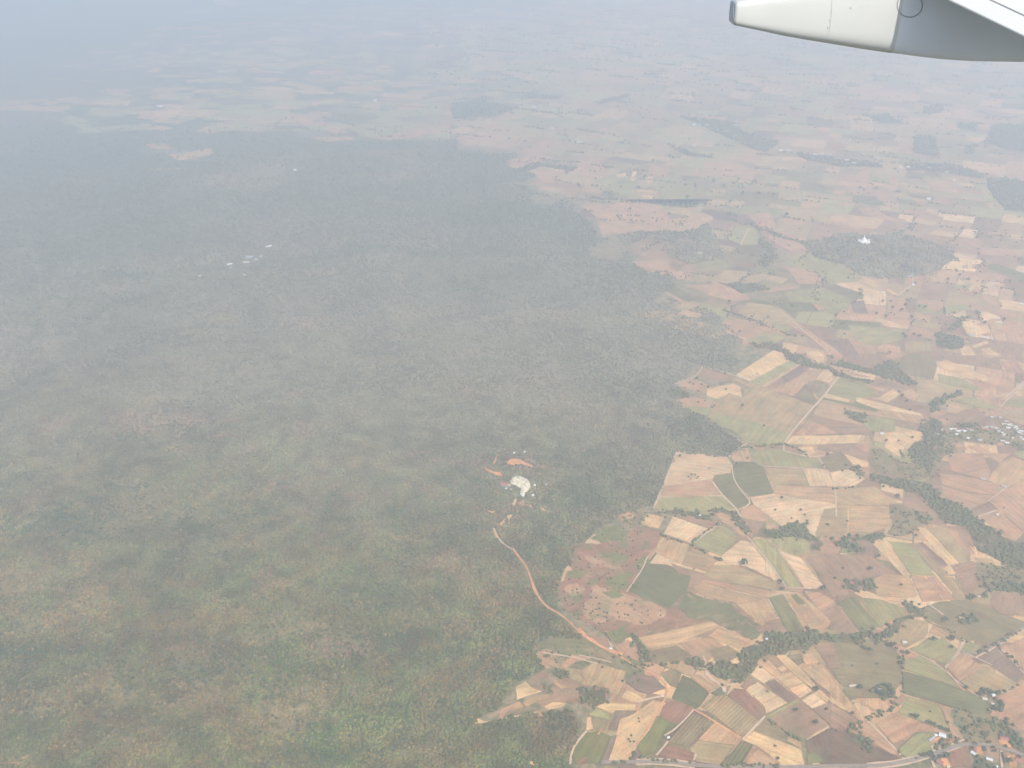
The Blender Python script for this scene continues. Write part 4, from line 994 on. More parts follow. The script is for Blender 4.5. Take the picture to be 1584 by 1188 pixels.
# ------------------------------------------------------------------ woods and tree belts
WOODS = [
 (TA, [(690, 120), (760, 130), (830, 112), (890, 150), (950, 185), (1020, 195), (1090, 250), (1180, 265), (1260, 310), (1330, 330), (1450, 350), (1440, 372), (1250, 335), (1180, 285), (1040, 268), (940, 228), (890, 172), (760, 150)], "dark riverside woodland winding past the pale rounded field"),
 (TA, [(190, 420), (250, 405), (330, 430), (330, 455), (230, 460)], "small dark thicket beside the pink patch at the forest edge"),
 (TA, [(1265, 550), (1290, 535), (1410, 570), (1395, 620), (1330, 590)], "dark tongue of trees between pale plots and green field"),
 (TB, [(320, 700), (500, 745), (700, 765), (840, 800), (900, 900), (1050, 960), (1130, 1020), (1330, 1160), (1520, 1270), (1300, 1200), (1100, 1090), (850, 1000), (720, 860), (480, 800), (330, 760)], "dark green valley woodland below the pink fields"),
 (TB, [(740, 330), (830, 240), (880, 260), (940, 380), (880, 500), (830, 640), (790, 680), (650, 560), (660, 480), (770, 430)], "grey-green woodland between the pale plots and the village"),
 (TB, [(820, 110), (900, 80), (1060, 30), (1090, 50), (960, 100), (850, 200), (820, 210)], "woodland belt above the mauve field"),
 (TB, [(1040, 300), (1180, 290), (1230, 310), (1060, 330)], "dark grove at the top edge of the village"),
 (TB, [(180, 640), (230, 640), (280, 720), (230, 730)], "dark grove between pale fields and scrub"),
 (TD, [(1040, 40), (1150, 30), (1240, 100), (1370, 150), (1480, 220), (1600, 250), (1640, 420), (1480, 370), (1390, 325), (1280, 260), (1230, 140), (1060, 95)], "dark blue-green wood right of the striped plots"),
 (TD, [(1330, 490), (1480, 468), (1600, 500), (1600, 560), (1460, 530), (1350, 530)], "wood edge above the round mauve field"),
 (TD, [(0, 160), (90, 182), (140, 120), (200, 115), (290, 190), (350, 240), (340, 290), (270, 280), (280, 240), (200, 192), (90, 212), (0, 190)], "curved dark grove between pale fields"),
 (TD, [(420, 222), (500, 225), (540, 250), (600, 280), (560, 300), (420, 245)], "low grove above the mauve field"),
 (TD, [(500, 200), (600, 200), (700, 175), (740, 200), (640, 222), (540, 222)], "thin grove along the top of the striped plots"),
 (TD, [(0, 790), (250, 780), (480, 805), (640, 770), (640, 810), (560, 850), (380, 835), (290, 850), (260, 900), (0, 890)], "dark riverside trees above the gridded pale plots"),
 (TD, [(650, 800), (730, 770), (800, 700), (860, 690), (960, 660), (960, 690), (870, 705), (770, 800), (700, 860), (640, 840)], "dark winding trees beside the olive field"),
 (TD, [(840, 605), (900, 610), (990, 650), (970, 690), (870, 665)], "grove between the cream strip and the grey-green paddock"),
 (TD, [(1170, 680), (1290, 690), (1310, 725), (1190, 735)], "grove in the grey-green paddock"),
 (TC, [(640, 132), (840, 122), (930, 132), (1010, 152), (1050, 105), (1130, 115), (1200, 160), (1265, 240), (1240, 272), (1190, 190), (1110, 135), (1050, 125), (1010, 172), (830, 140)], "dark tree belt along the lower edge of the large pale field"),
 (TC, [(1335, 230), (1370, 240), (1470, 245), (1500, 190), (1600, 190), (1600, 290), (1460, 285), (1360, 275)], "dark grove left of the winding trees"),
 (TC, [(540, 880), (575, 890), (610, 960), (655, 980), (660, 1050), (620, 1050), (590, 970)], "narrow dark grove beside the laterite road"),
 (TC, [(860, 1030), (900, 1020), (990, 1040), (985, 1085), (880, 1065)], "dark grove below the tan plots"),
 (TC, [(1000, 1090), (1080, 1040), (1200, 1060), (1230, 960), (1330, 930), (1500, 880), (1584, 870), (1584, 960), (1400, 1000), (1310, 1050), (1240, 1160), (1120, 1165), (1020, 1115)], "broad dark green grove beside the gridded pale plots"),
 (TH, [(530, 400), (640, 370), (720, 352), (860, 360), (960, 350), (1100, 390), (1230, 430), (1240, 480), (1160, 530), (1090, 560), (990, 572), (870, 575), (780, 555), (700, 508), (560, 468)], "round grey-green wood around the white temple"),
 (TH, [(235, 295), (290, 330), (300, 380), (350, 412), (365, 460), (320, 520), (295, 500), (330, 440), (285, 400), (290, 345)], "dark wooded gully left of the temple wood"),
 (TH, [(310, 330), (400, 365), (520, 395), (530, 412), (470, 395), (380, 370)], "thin dark gully joining the temple wood"),
 (TM, [(810, 840), (930, 820), (1180, 820), (1240, 780), (1310, 870), (1320, 950), (1170, 975), (1100, 960), (1040, 930), (1100, 890), (1050, 868), (945, 848), (850, 890)], "dark wood wrapped round the mauve field"),
 (TH, [(120, 600), (280, 598), (340, 630), (200, 648)], "dark grove among the tan plots left of the pale-green field"),
 (TH, [(1400, 90), (1500, 80), (1600, 110), (1600, 250), (1500, 240), (1430, 170)], "far hazy wood near the right edge"),
 (TH, [(1150, 835), (1290, 868), (1270, 920), (1160, 905)], "grey wood beside the two thin cream strips"),
 (TH, [(930, 970), (1060, 1100), (1000, 1090), (840, 1040), (700, 1010), (640, 990), (700, 985), (850, 1020)], "dark stream trees below the dull mauve field"),
 ((1080, 0, 3.143), [(1050, 660), (1150, 665), (1165, 760), (1045, 745)], "far square dark plantation"),
 ((1080, 0, 3.143), [(1270, 600), (1360, 600), (1350, 640), (1255, 620)], "far dark block above the square plantation"),
 ((1080, 0, 3.143), [(800, 560), (900, 555), (1020, 605), (900, 600)], "far dark lens-shaped wood"),
 ((1080, 0, 3.143), [(1440, 600), (1600, 610), (1640, 740), (1500, 730), (1390, 690)], "far dark wood at the right edge of the plain"),
 ((1080, 0, 3.143), [(1300, 705), (1345, 705), (1340, 755), (1300, 750)], "far small square wood beside the pink plot"),
 ((1080, 0, 3.143), [(90, 600), (200, 640), (390, 690), (330, 740), (250, 720), (120, 650)], "far dark village grove"),
 ((1080, 0, 3.143), [(470, 740), (640, 770), (860, 790), (900, 815), (700, 810), (520, 775)], "far grove strung through a village"),
 ((1080, 0, 3.143), [(1000, 800), (1220, 795), (1400, 850), (1380, 870), (1150, 830), (1010, 830)], "far grove of the village right of the pink plot"),
 ((1080, 0, 3.143), [(1100, 520), (1180, 505), (1190, 550), (1100, 555)], "far dark block of trees high on the plain"),
 (TM, [(0, 190), (160, 180), (310, 215), (210, 255), (0, 265)], "far bluish wood along the forest border"), (TM, [(330, 150), (540, 155), (520, 170), (340, 165)], "far thin dark belt"), (TM, [(700, 185), (870, 145), (870, 160), (720, 197)], "far dark diagonal belt"),
 (TM, [(1110, 255), (1380, 285), (1440, 350), (1600, 400), (1500, 400), (1360, 365), (1200, 290)], "far dark village belt on the pale plain"), (TM, [(300, 520), (400, 485), (620, 508), (580, 522), (440, 500), (310, 535)], "dark belt above the pink ring-shaped plot"), (TM, [(1050, 390), (1200, 440), (1300, 458), (1150, 450)], "thin dark gully on the pale plain"),
 (TM, [(640, 660), (700, 650), (1000, 680), (1150, 690), (1280, 660), (1150, 705), (860, 665)], "thin dark belt above the large pink field"),
 (TK, [(640, 860), (720, 800), (800, 720), (870, 730), (800, 830), (700, 900)], "small grove between muted fields"),
 (TG, [(1290, 800), (1390, 790), (1490, 870), (1620, 1000), (1620, 1090), (1480, 1010), (1400, 900), (1290, 850)], "dark valley trees below the pink field corner"),
 (TG, [(1170, 1090), (1280, 1115), (1330, 1188), (1330, 1230), (1170, 1230)], "dense dark orchard block beside the white roof"),
 (TG, [(160, 820), (215, 830), (215, 880), (165, 880)], "compact dark clump at the end of the pale strip"),
 (TG, [(160, 920), (280, 930), (320, 990), (440, 1110), (300, 1040), (180, 960)], "scrubby dark wood below the pale strip"),
 (TG, [(350, 540), (420, 500), (520, 560), (520, 610), (440, 630), (360, 580)], "farmyard trees in the mauve field"),
 (TG, [(1210, 590), (1280, 555), (1390, 590), (1330, 600)], "farmyard trees above the pale roofs"), (TG, [(1360, 640), (1410, 640), (1420, 700), (1350, 730), (1340, 700)], "farmyard trees beside the grey roof"),
 (TF, [(400, 290), (500, 280), (560, 330), (545, 380), (430, 350)], "dark grove above the curving pale track"),
 (TD, [(480, 470), (540, 450), (590, 490), (560, 530), (510, 520)], "ring of trees around a red-roofed house"), (TD, [(595, 480), (640, 452), (675, 500), (650, 530), (600, 520)], "dark clump beside the ring of trees"),
 (TE_, [(1030, 520), (1100, 530), (1250, 560), (1240, 660), (1150, 690), (1060, 620)], "green grove between olive plots and cream field"), (TE_, [(800, 400), (920, 390), (950, 460), (860, 450)], "green thicket beside the small plots"),
 (TE_, [(720, 510), (760, 505), (830, 570), (790, 590)], "narrow dark thicket among the small plots"),
]
for tl, px, lab in WOODS:
    poly = T(*tl, px)
    far = max(1.0, np.mean([flat(*p)[1] for p in poly]) / 4200)
    woods(poly, lab, 9.0 * far, kind="dry" if "temple" in lab and "round" in lab or "mauve field" in lab and tl is TM else "wet")
for tl, px, lab, th in [
 (TB, [(320, 500), (420, 500), (600, 620), (720, 600), (830, 660), (800, 740), (640, 740), (400, 700), (330, 620)], "thin reddish scrub with scattered bushes above the valley wood", .3),
 (TB, [(880, 400), (1060, 330), (1330, 340), (1400, 280), (1600, 330), (1600, 520), (1400, 450), (1200, 430), (1050, 430), (900, 460)], "village trees between the pale roofs", .38),
 (TB, [(840, 480), (1000, 470), (1040, 520), (940, 560), (880, 700), (830, 760), (800, 700)], "grey-green scrub left of the pink fields", .5),
 (TG, [(1010, 705), (1240, 750), (1380, 800), (1420, 940), (1280, 960), (1100, 960)], "thin scrub woodland above the red village", .5),
 (TD, [(760, 0), (900, 20), (1040, 90), (960, 130), (840, 200), (740, 180), (770, 100)], "thin scrub between pale fields and the dark wood", .3),
 (TD, [(1280, 360), (1480, 380), (1600, 420), (1600, 500), (1480, 470), (1330, 490)], "scrub below the dark wood", .45),
 (TC, [(420, 90), (640, 130), (600, 200), (560, 215), (450, 190), (380, 120)], "scrub at the forest edge left of the yellow plot", .5),
 (TD, [(960, 700), (1100, 760), (1260, 840), (1230, 850), (1000, 730)], "thin bushes along the paddock boundary", .3)]:
    woods(T(*tl, px), lab, 9.0, True, th, (2.6, 5.2))
woods(T(*TC, [(120, 500), (300, 300), (560, 220), (640, 300), (620, 480), (520, 620), (760, 730), (700, 860), (540, 900), (300, 850), (60, 660)]), "scattered bushes over the reddish scrub beside the laterite road", 9.0, False, .16, (1.8, 4.0))
woods([(838, 985), (900, 983), (930, 1003), (960, 1014), (1000, 1036), (985, 1060), (930, 1045), (860, 1027), (822, 1012)], "bushes on the rough ground under the laterite road", 9.0, False, .45, (2.2, 4.6))
BELTS = [(TC, [(745, 160), (720, 270)], 12, "hedge beside the bright cream plot"), (TC, [(722, 272), (900, 332), (1080, 422)], 9, "long hedge under the cream plot"), (TC, [(910, 320), (1000, 250), (1095, 188)], 9, "hedge on the right side of the cream plot"),
 (TA, [(620, 768), (700, 760), (800, 750), (905, 742), (980, 765), (1060, 822)], 14, "stream trees under the wide olive field"), (TG, [(740, 1098), (840, 1076)], 14, "short tree row along the main road"), (TG, [(790, 822), (880, 858), (970, 892)], 12, "tree row above the white farm roof"),
 (TG, [(560, 1058), (625, 1138)], 8, "hedge at the end of the pale track"), (TG, [(860, 1050), (865, 1010), (940, 965), (1000, 935), (1030, 945), (1030, 975), (950, 1010), (870, 1052)], 13, "orchard trees ringing the farm plot"), (TG, [(590, 240), (590, 400), (600, 580)], 9, "hedge left of the plantation"),
 (TG, [(1340, 600), (1550, 515)], 6, "hedge right of the farmyard"), (TF, [(1070, 785), (1200, 885), (1330, 960), (1390, 955)], 12, "hedge under the mauve field"), (TF, [(30, 1110), (200, 1135), (480, 1150)], 9, "roadside bushes above the main road"), (TG, [(1390, 220), (1480, 290), (1584, 400)], 9, "hedge along the canal at the right edge"),
 (TD, [(1300, 925), (1430, 850), (1600, 748)], 12, "dark roadside trees along the side road"), (TH, [(110, 730), (240, 770), (330, 810), (430, 850), (520, 860)], 14, "hedge through the tan plots"), (TH, [(620, 950), (750, 1010), (900, 1030), (1060, 1090)], 22, "stream trees below the gully"),
 (TF, [(700, 1188), (860, 1170), (1000, 1165), (1160, 1180)], 16, "roadside trees below the cream field"), (TE_, [(1280, 1165), (1440, 1140), (1480, 1070)], 12, "bushes at the foot of the cream field"), (TG, [(500, 640), (560, 690), (470, 720), (340, 750)], 12, "bushes above the pale strip"), (TB, [(570, 500), (600, 580)], 10, "bushes beside the tan field"),
 (TG, [(160, 880), (280, 800), (330, 770), (430, 770)], 12, "bushes at the fork of the pale strips"), (TB, [(0, 830), (190, 820)], 8, "hedge under the pale field"), (TC, [(540, 1065), (640, 1070), (760, 1060), (850, 1050)], 12, "bushes under the tan plots"), (TE_, [(1050, 650), (1130, 660), (1160, 720)], 9, "bushes beside the little yard")]
for tl, px, w, lab in BELTS:
    tree_belt(T(*tl, px), w, lab)

# ------------------------------------------------------------------ single trees
def tree_meshes(seed):
    """Crown of leaf clumps round a tapered trunk with limbs; unit: metres, 9 m tall."""
    r = np.random.default_rng(seed)
    V, Fc, C, off = [], [], [], 0
    for k in range(34):
        th, ph = math.acos(1 - 1.45 * r.random()), r.uniform(0, 2 * math.pi)
        q = r.uniform(.35, 1.0)
        c = np.array([math.sin(th) * math.cos(ph) * 4.3 * q, math.sin(th) * math.sin(ph) * 4.3 * q, 5.6 + math.cos(th) * 3.0 * q])
        v, f = PROTO_S[int(r.integers(0, 6))]
        s = r.uniform(.75, 1.5)
        a = r.uniform(0, 6.28); ca, sa = math.cos(a), math.sin(a)
        p = np.c_[v[:, 0] * ca - v[:, 1] * sa, v[:, 0] * sa + v[:, 1] * ca, v[:, 2]] * s + c
        V.append(p); Fc.append(f + off); off += len(v)
        t = np.array([.075, .088, .040]) * r.uniform(.6, 1.5) if r.random() < .75 else np.array([.13, .115, .055]) * r.uniform(.8, 1.2)
        C.append(np.tile(np.append(t, 1), (len(v), 1)))
    me = np_mesh("crown", np.concatenate(V), np.concatenate(Fc), 3)
    attr(me, "tint", 'FLOAT_COLOR', 'POINT', np.concatenate(C)); me.materials.append(M_LEAF)
    bm = bmesh.new()
    def limb(a, b, ra, rb):
        d = Vector(b) - Vector(a)
        g = bmesh.ops.create_cone(bm, cap_ends=True, segments=7, radius1=ra, radius2=rb, depth=d.length)
        q = d.to_track_quat('Z', 'Y').to_matrix().to_4x4(); q.translation = (Vector(a) + Vector(b)) / 2
        bmesh.ops.transform(bm, matrix=q, verts=g['verts'])
    limb((0, 0, -1), (0, 0, 4), .42, .28)
    for k in range(4):
        a = r.uniform(0, 6.28)
        limb((0, 0, 3.4 + .3 * k), (2.2 * math.cos(a), 2.2 * math.sin(a), 6.0), .2, .07)
    tm = bpy.data.meshes.new("trunk"); bm.to_mesh(tm); bm.free(); tm.materials.append(M_BARK)
    return me, tm


TREE_PROTO = []
for s in range(5):
    cm, tm = tree_meshes(300 + s)
    TREE_PROTO.append((cm, tm))


def tree(px, size, label, group):
    x, y = flat(*px)
    cm, tm = TREE_PROTO[random.randrange(5)]
    o = empty("tree", (x, y, 0.3), random.uniform(0, 6.28))
    k = size / 9.0
    o.scale = (k * random.uniform(.9, 1.15), k * random.uniform(.9, 1.15), k * random.uniform(.85, 1.1))
    tag(o, label, "tree", group)
    link("crown", cm, None, o); link("trunk", tm, None, o)


LONE = [(TF, (1300, 725), 12, "rounded dark tree in the mauve field under the gridded plots"), (TF, (1465, 828), 14, "large green tree low in the mauve field near its hedge corner"), (TF, (1467, 550), 13, "brown-grey tree standing inside a pale gridded plot"),
 (TF, (1552, 717), 9, "small tree in the mauve field right of the gridded plots"), (TF, (1155, 1120), 9, "small tree at the lower edge of the bright yellow field"), (TF, (1135, 1015), 7, "tiny tree in the middle of the bright yellow field"),
 (TC, (1230, 452), 22, "big dark tree at the notch of the whitish field"), (TC, (1085, 430), 14, "dark tree at the end of the long hedge"), (TC, (1462, 45), 12, "dark tree in the pinkish field beneath the dark green plots"),
 (TC, (1450, 565), 16, "dark tree at the tip of the light-green strip"), (TC, (1462, 608), 15, "green tree just below the tip of the light-green strip"), (TA, (268, 818), 11, "small dark tree in the upper corner of the large pale field"),
 (TA, (650, 512), 13, "grey tree in the wide olive field"), (TA, (783, 633), 9, "small tree on the light-green foot of the olive field"), (TA, (465, 520), 12, "dark tree at the left tip of the olive field"), (TA, (1170, 812), 13, "dark tree beside the curving pale track"),
 (TA, (1360, 895), 18, "dark tree group member at the corner of the tan triangle"), (TA, (446, 893), 6, "tiny tree beside the bush ring in the large pale field"), (TA, (440, 395), 12, "dark tree in the sandy patch at the forest edge"), (TA, (372, 345), 14, "dark tree at the notch of the sandy patch"),
 (TB, (590, 72), 15, "dark tree between two tan plots"), (TB, (562, 42), 12, "dark tree at the top corner of the tan plot"), (TB, (625, 118), 13, "dark tree below the second tan plot"), (TB, (650, 190), 13, "dark tree on the edge of the long cream strip"), (TB, (457, 440), 12, "tree on the left side of the tan field with a white house"),
 (TB, (558, 440), 8, "small tree in the middle of the tan field with a white house"), (TB, (670, 412), 11, "tree on the right side of the tan field with a white house"), (TB, (550, 895), 14, "dark tree at the edge of the valley scrub"), (TB, (185, 820), 11, "dark tree under the whitish notched field"), (TB, (510, 1022), 10, "dark tree at the corner of the tan field by the scrub"),
 (TD, (693, 325), 13, "dark tree high in the wide mauve field"), (TD, (640, 405), 15, "larger dark tree right of centre in the wide mauve field"), (TD, (473, 397), 9, "small tree left of centre in the wide mauve field"), (TD, (425, 460), 9, "small tree near the left hollow of the wide mauve field"),
 (TD, (350, 525), 17, "dark tree at the foot of the whitish strip"), (TD, (830, 500), 10, "tree in the tan field right of the tree ring"), (TD, (1138, 880), 11, "tree in the pale-green plot beside the pink field"), (TD, (1140, 835), 17, "dark spreading tree at the top of the pale-green plot"), (TD, (1030, 838), 18, "dark spreading tree at the tip of the cream sliver"),
 (TD, (1100, 718), 15, "tree at the lower edge of the grey-green paddock"), (TD, (1310, 470), 11, "tree at the corner of the mauve plot"), (TD, (1340, 575), 20, "dark tree beside the pale yard right of the strips"), (TD, (1260, 585), 20, "dark tree left of the pale yard"), (TD, (950, 95), 16, "dark tree at the top of the cream strip"),
 (TD, (575, 1130), 15, "dark tree right of the long pale shed"), (TD, (530, 993), 7, "tiny tree in the middle of the big grey-brown field"), (TD, (680, 985), 8, "small tree right of the middle of the big grey-brown field"), (TD, (640, 900), 14, "dark tree at the top of the big grey-brown field"), (TD, (830, 985), 14, "dark tree at the right edge of the big grey-brown field"),
 (TD, (765, 875), 17, "dark tree at the fork below the winding trees"), (TD, (870, 920), 13, "dark tree beside the pale-green plot"), (TD, (1510, 945), 10, "small tree beside the canal"), (TD, (310, 1135), 12, "brown tree standing in the lower gridded plots"), (TD, (775, 55), 10, "dark tree at the corner of the pale square field"), (TD, (545, 270), 14, "round dark tree at the end of the low grove"),
 (TG, (815, 735), 6, "tiny tree in the pale-green plot under the plantation"), (TG, (690, 775), 13, "low dark tree at the left of the plot under the plantation"), (TG, (180, 748), 9, "small tree at the tip of the pale strip"), (TG, (962, 825), 8, "small tree on the pink strip beside the valley scrub"),
 (TG, (1110, 540), 11, "dark tree at the right tip of the striped olive plot"), (TG, (240, 540), 14, "dark tree between the shed and the farmyard trees"), (TG, (45, 890), 6, "tiny dark tree in the red-brown field by the clump"), (TG, (1115, 970), 9, "small tree at the crossroads"), (TG, (990, 210), 11, "dark tree in the ring-marked plot"),
 (TG, (1105, 885), 14, "dark tree on the boundary of the pink strip"), (TG, (1480, 290), 9, "small dark tree halfway along the canal hedge"), (TG, (1245, 915), 10, "dark tree in the thin scrub above the red yard"), (TG, (1470, 1140), 13, "dark tree in the orange yard at the bottom corner"), (TG, (1290, 990), 10, "small dark tree along the village road"),
 (TG, (950, 1100), 16, "dark tree below the main road"), (TG, (900, 1105), 12, "tree in the orange yard below the main road"), (TG, (850, 1130), 15, "dark tree beside the lane below the main road"), (TG, (700, 1115), 7, "tiny tree on the verge of the main road"),
 (TH, (140, 690), 16, "tree in the tan plot below the dark grove"), (TH, (190, 838), 13, "small dark tree in the cream plot above the riverside wood"), (TH, (580, 570), 18, "dark tree at the corner of the pale-green field"), (TH, (600, 590), 20, "dark tree at the end of the dark green wedge"), (TH, (780, 135), 22, "lone far tree above the dark green lens field"), (TH, (950, 45), 22, "lone far tree below the far village"), (TH, (140, 265), 30, "far tree clump left of the pink band"),
 (TH, (500, 510), 12, "tree at the edge of the tan plot below the gully"), (TH, (170, 300), 18, "far tree under the pink band"), (TH, (480, 290), 20, "far tree between two pink plots"), (TH, (925, 940), 12, "tree left of the dull mauve field"), (TH, (420, 270), 30, "far tree clump in the pink band"),
 (TM, (755, 515), 26, "far dark tree beside the salmon plots"), (TM, (825, 605), 24, "far dark tree below the salmon plots"), (TM, (1360, 680), 24, "far dark tree on the pale-green plain"), (TM, (1355, 740), 30, "far dark tree clump on the pale-green plain"), (TM, (1480, 345), 26, "far tree beside the village belt")]
for tl, p, s, lab in LONE:
    tree(T(*tl, [p])[0], s, lab, "single trees in the fields")
CLUMPS = [("bushy tree in the ring of bushes on the large pale field", "bush ring on the pale field", TA, [(320, 945), (340, 932), (362, 932), (380, 945), (372, 955), (335, 957)], 7),
 ("small dark tree in the olive plot below the plantation", "trees beside the small olive plot", TG, [(660, 765), (700, 785), (715, 770)], 8),
 ("dark tree in the row along the foot of the pale-green plot", "trees at the foot of the pale-green plot", TG, [(800, 825), (830, 832), (850, 838), (900, 865), (930, 880), (960, 890)], 10),
 ("dark roadside tree in the short row beside the main road", "roadside row", TG, [(745, 1095), (775, 1090), (800, 1085), (825, 1078)], 10),
 ("dark tree by the farmyard with pale roofs", "farmyard trees at the right edge", TG, [(1225, 600), (1255, 580), (1280, 572), (1310, 580), (1370, 590), (1390, 660), (1400, 690), (1350, 715), (1380, 715)], 14),
 ("dark tree shading the farmhouse in the mauve field", "trees round the mauve field farmhouse", TG, [(370, 550), (395, 535), (440, 515), (480, 530), (500, 570), (470, 600), (430, 600), (395, 580), (510, 590)], 13),
 ("dark palm-like dot in the straight row of trees in the village garden", "garden row", TG, [(1405, 1075), (1408, 1090), (1411, 1104), (1415, 1118), (1418, 1132), (1422, 1147)], 7),
 ("dark tree in the red village below the valley scrub", "trees of the red village", TG, [(1180, 1000), (1255, 1030), (1330, 1030), (1340, 1060), (1260, 1050), (1160, 1040), (1430, 1020), (1540, 1110)], 10),
 ("small dark tree on the boundary of the grey-brown field", "trees along the grey-brown field", TD, [(790, 860), (800, 890), (820, 950), (840, 1010), (590, 880), (610, 890), (560, 860)], 10),
 ("dark tree in the scrub between the cream strips and the dark wood", "scrub trees", TD, [(960, 120), (890, 180), (920, 200), (850, 60), (870, 110), (930, 60), (820, 150)], 12),
 ("small tree scattered over the tan field below the whitish field", "trees scattered over the tan field", TD, [(215, 40), (240, 70), (380, 130), (160, 90), (500, 110), (60, 40)], 9),
 ("small tree scattered over the cream field at the bottom", "trees on the cream bottom field", TE_, [(1520, 790), (1525, 815), (1440, 960), (1460, 930), (1480, 980), (1450, 980), (1300, 1155), (1340, 1150)], 6),
 ("small dark tree among the sandy forest-edge clearing", "trees in the sandy clearing", TA, [(330, 370), (350, 380), (400, 380), (440, 400), (380, 420), (300, 400), (420, 480), (380, 490), (480, 510), (550, 410)], 9),
 ("dark tree dotted among the muted mauve plots beneath the temple wood", "trees under the temple wood", TH, [(890, 690), (930, 690), (940, 720), (1010, 640), (1050, 600), (700, 740), (660, 760), (690, 800), (640, 790), (1120, 880), (1150, 860), (1170, 890), (860, 750)], 15),
 ("dark tree dotted over the hazy pink and green plots at the right", "trees on the hazy right plain", TK, [(850, 365), (790, 215), (650, 270), (910, 270), (1410, 300), (1300, 605), (730, 680), (230, 940), (300, 965), (100, 950), (130, 980), (200, 735), (130, 580), (80, 650), (300, 600), (370, 610), (900, 740), (920, 600), (1100, 800), (1340, 760)], 16),
 ("far tree dotting the pale plain beyond the pink fields", "trees of the far pale plain", TM, [(1190, 605), (1280, 580), (1150, 660), (1240, 690), (910, 610), (940, 560), (1140, 600), (870, 715), (560, 540), (620, 600), (1030, 690), (1400, 570), (1480, 580), (340, 205), (1500, 640), (1420, 640), (1060, 740), (1270, 450), (980, 480), (1330, 600)], 24)]
for lab, grp, tl, pts, s in CLUMPS:
    for p in pts:
        tree(T(*tl, [p])[0], s * random.uniform(.85, 1.15), lab, grp)

# the many smaller trees over the rest of the plain, one mass
N = 9000
tx = rng.uniform(-2500, 9000, N); ty = rng.uniform(1650, 14000, N)
ppx, ppy = project(tx, ty)
s = inside(tx, ty, PLAIN) & (ppx > 500) & (ppx < 1720) & (ppy < 1230) & (fbm(tx / 350, ty / 350, 121, 3) > .47) & (rng.random(N) < np.clip((ty - 1500) / 5200, .05, .8))
tx, ty = tx[s], ty[s]
tx = np.concatenate([tx] + [h[0] for h in HEDGE]); ty = np.concatenate([ty] + [h[1] for h in HEDGE])
o = crowns("scattered_trees", tx, ty, np.full(len(tx), .4), rng.uniform(2.4, 5.0, len(tx)) * np.clip(ty / 4500, 1, 2.6), tints(tx, ty, "wet"), small=True)
tag(o, "countless small trees and bushes dotted over the hazy plain", "trees", kind="stuff")

# ------------------------------------------------------------------ buildings
def house_meshes(roof):
    """Gabled house, 1 x 1 plan with eaves; scaled per house."""
    bm = bmesh.new()
    v = [bm.verts.new(p) for p in ((-.46, -.44, 0), (.46, -.44, 0), (.46, .44, 0), (-.46, .44, 0), (-.46, -.44, .6), (.46, -.44, .6), (.46, .44, .6), (-.46, .44, .6), (-.46, 0, .96), (.46, 0, .96))]
    for f in ((0, 1, 5, 4), (2, 3, 7, 6), (1, 2, 6, 9, 5), (3, 0, 4, 8, 7)): bm.faces.new([v[i] for i in f])
    w = bpy.data.meshes.new("wall"); bm.to_mesh(w); bm.free(); w.materials.append(M_WALLM)
    bm = bmesh.new()
    pts = [(-.52, .56), (0, 1.02), (.52, .56), (.52, .52), (0, .97), (-.52, .52)]
    a = [bm.verts.new((-.52, y, z)) for y, z in pts]; b = [bm.verts.new((.52, y, z)) for y, z in pts]
    for i in range(6): bm.faces.new((a[i], a[(i + 1) % 6], b[(i + 1) % 6], b[i]))
    for q in (a, b):
        bm.faces.new((q[0], q[1], q[4], q[5])); bm.faces.new((q[1], q[2], q[3], q[4]))
    bmesh.ops.recalc_face_normals(bm, faces=bm.faces[:])
    r = bpy.data.meshes.new("roof"); bm.to_mesh(r); bm.free(); r.materials.append(M_ROOF[roof])
    return w, r


HOUSE = {k: house_meshes(k) for k in M_ROOF}


def house(px, L, Wd, Ht, roof, label, group=None, ang=None, name="house"):
    x, y, h = at(*px)
    o = empty(name, (x, y, h + 1.8), R(random.uniform(-40, 40) if ang is None else ang))
    if px[0] < 880: L, Wd, Ht = L * .8, Wd * .8, Ht * .8
    o.scale = (L, Wd, Ht)
    tag(o, label, "building" if name != "house" else "house", group)
    w, r = HOUSE[roof]
    link("wall", w, None, o); link("roof", r, None, o)
    BARE.append([(x - L, y - L), (x + L, y - L), (x + L, y + L), (x - L, y + L)])


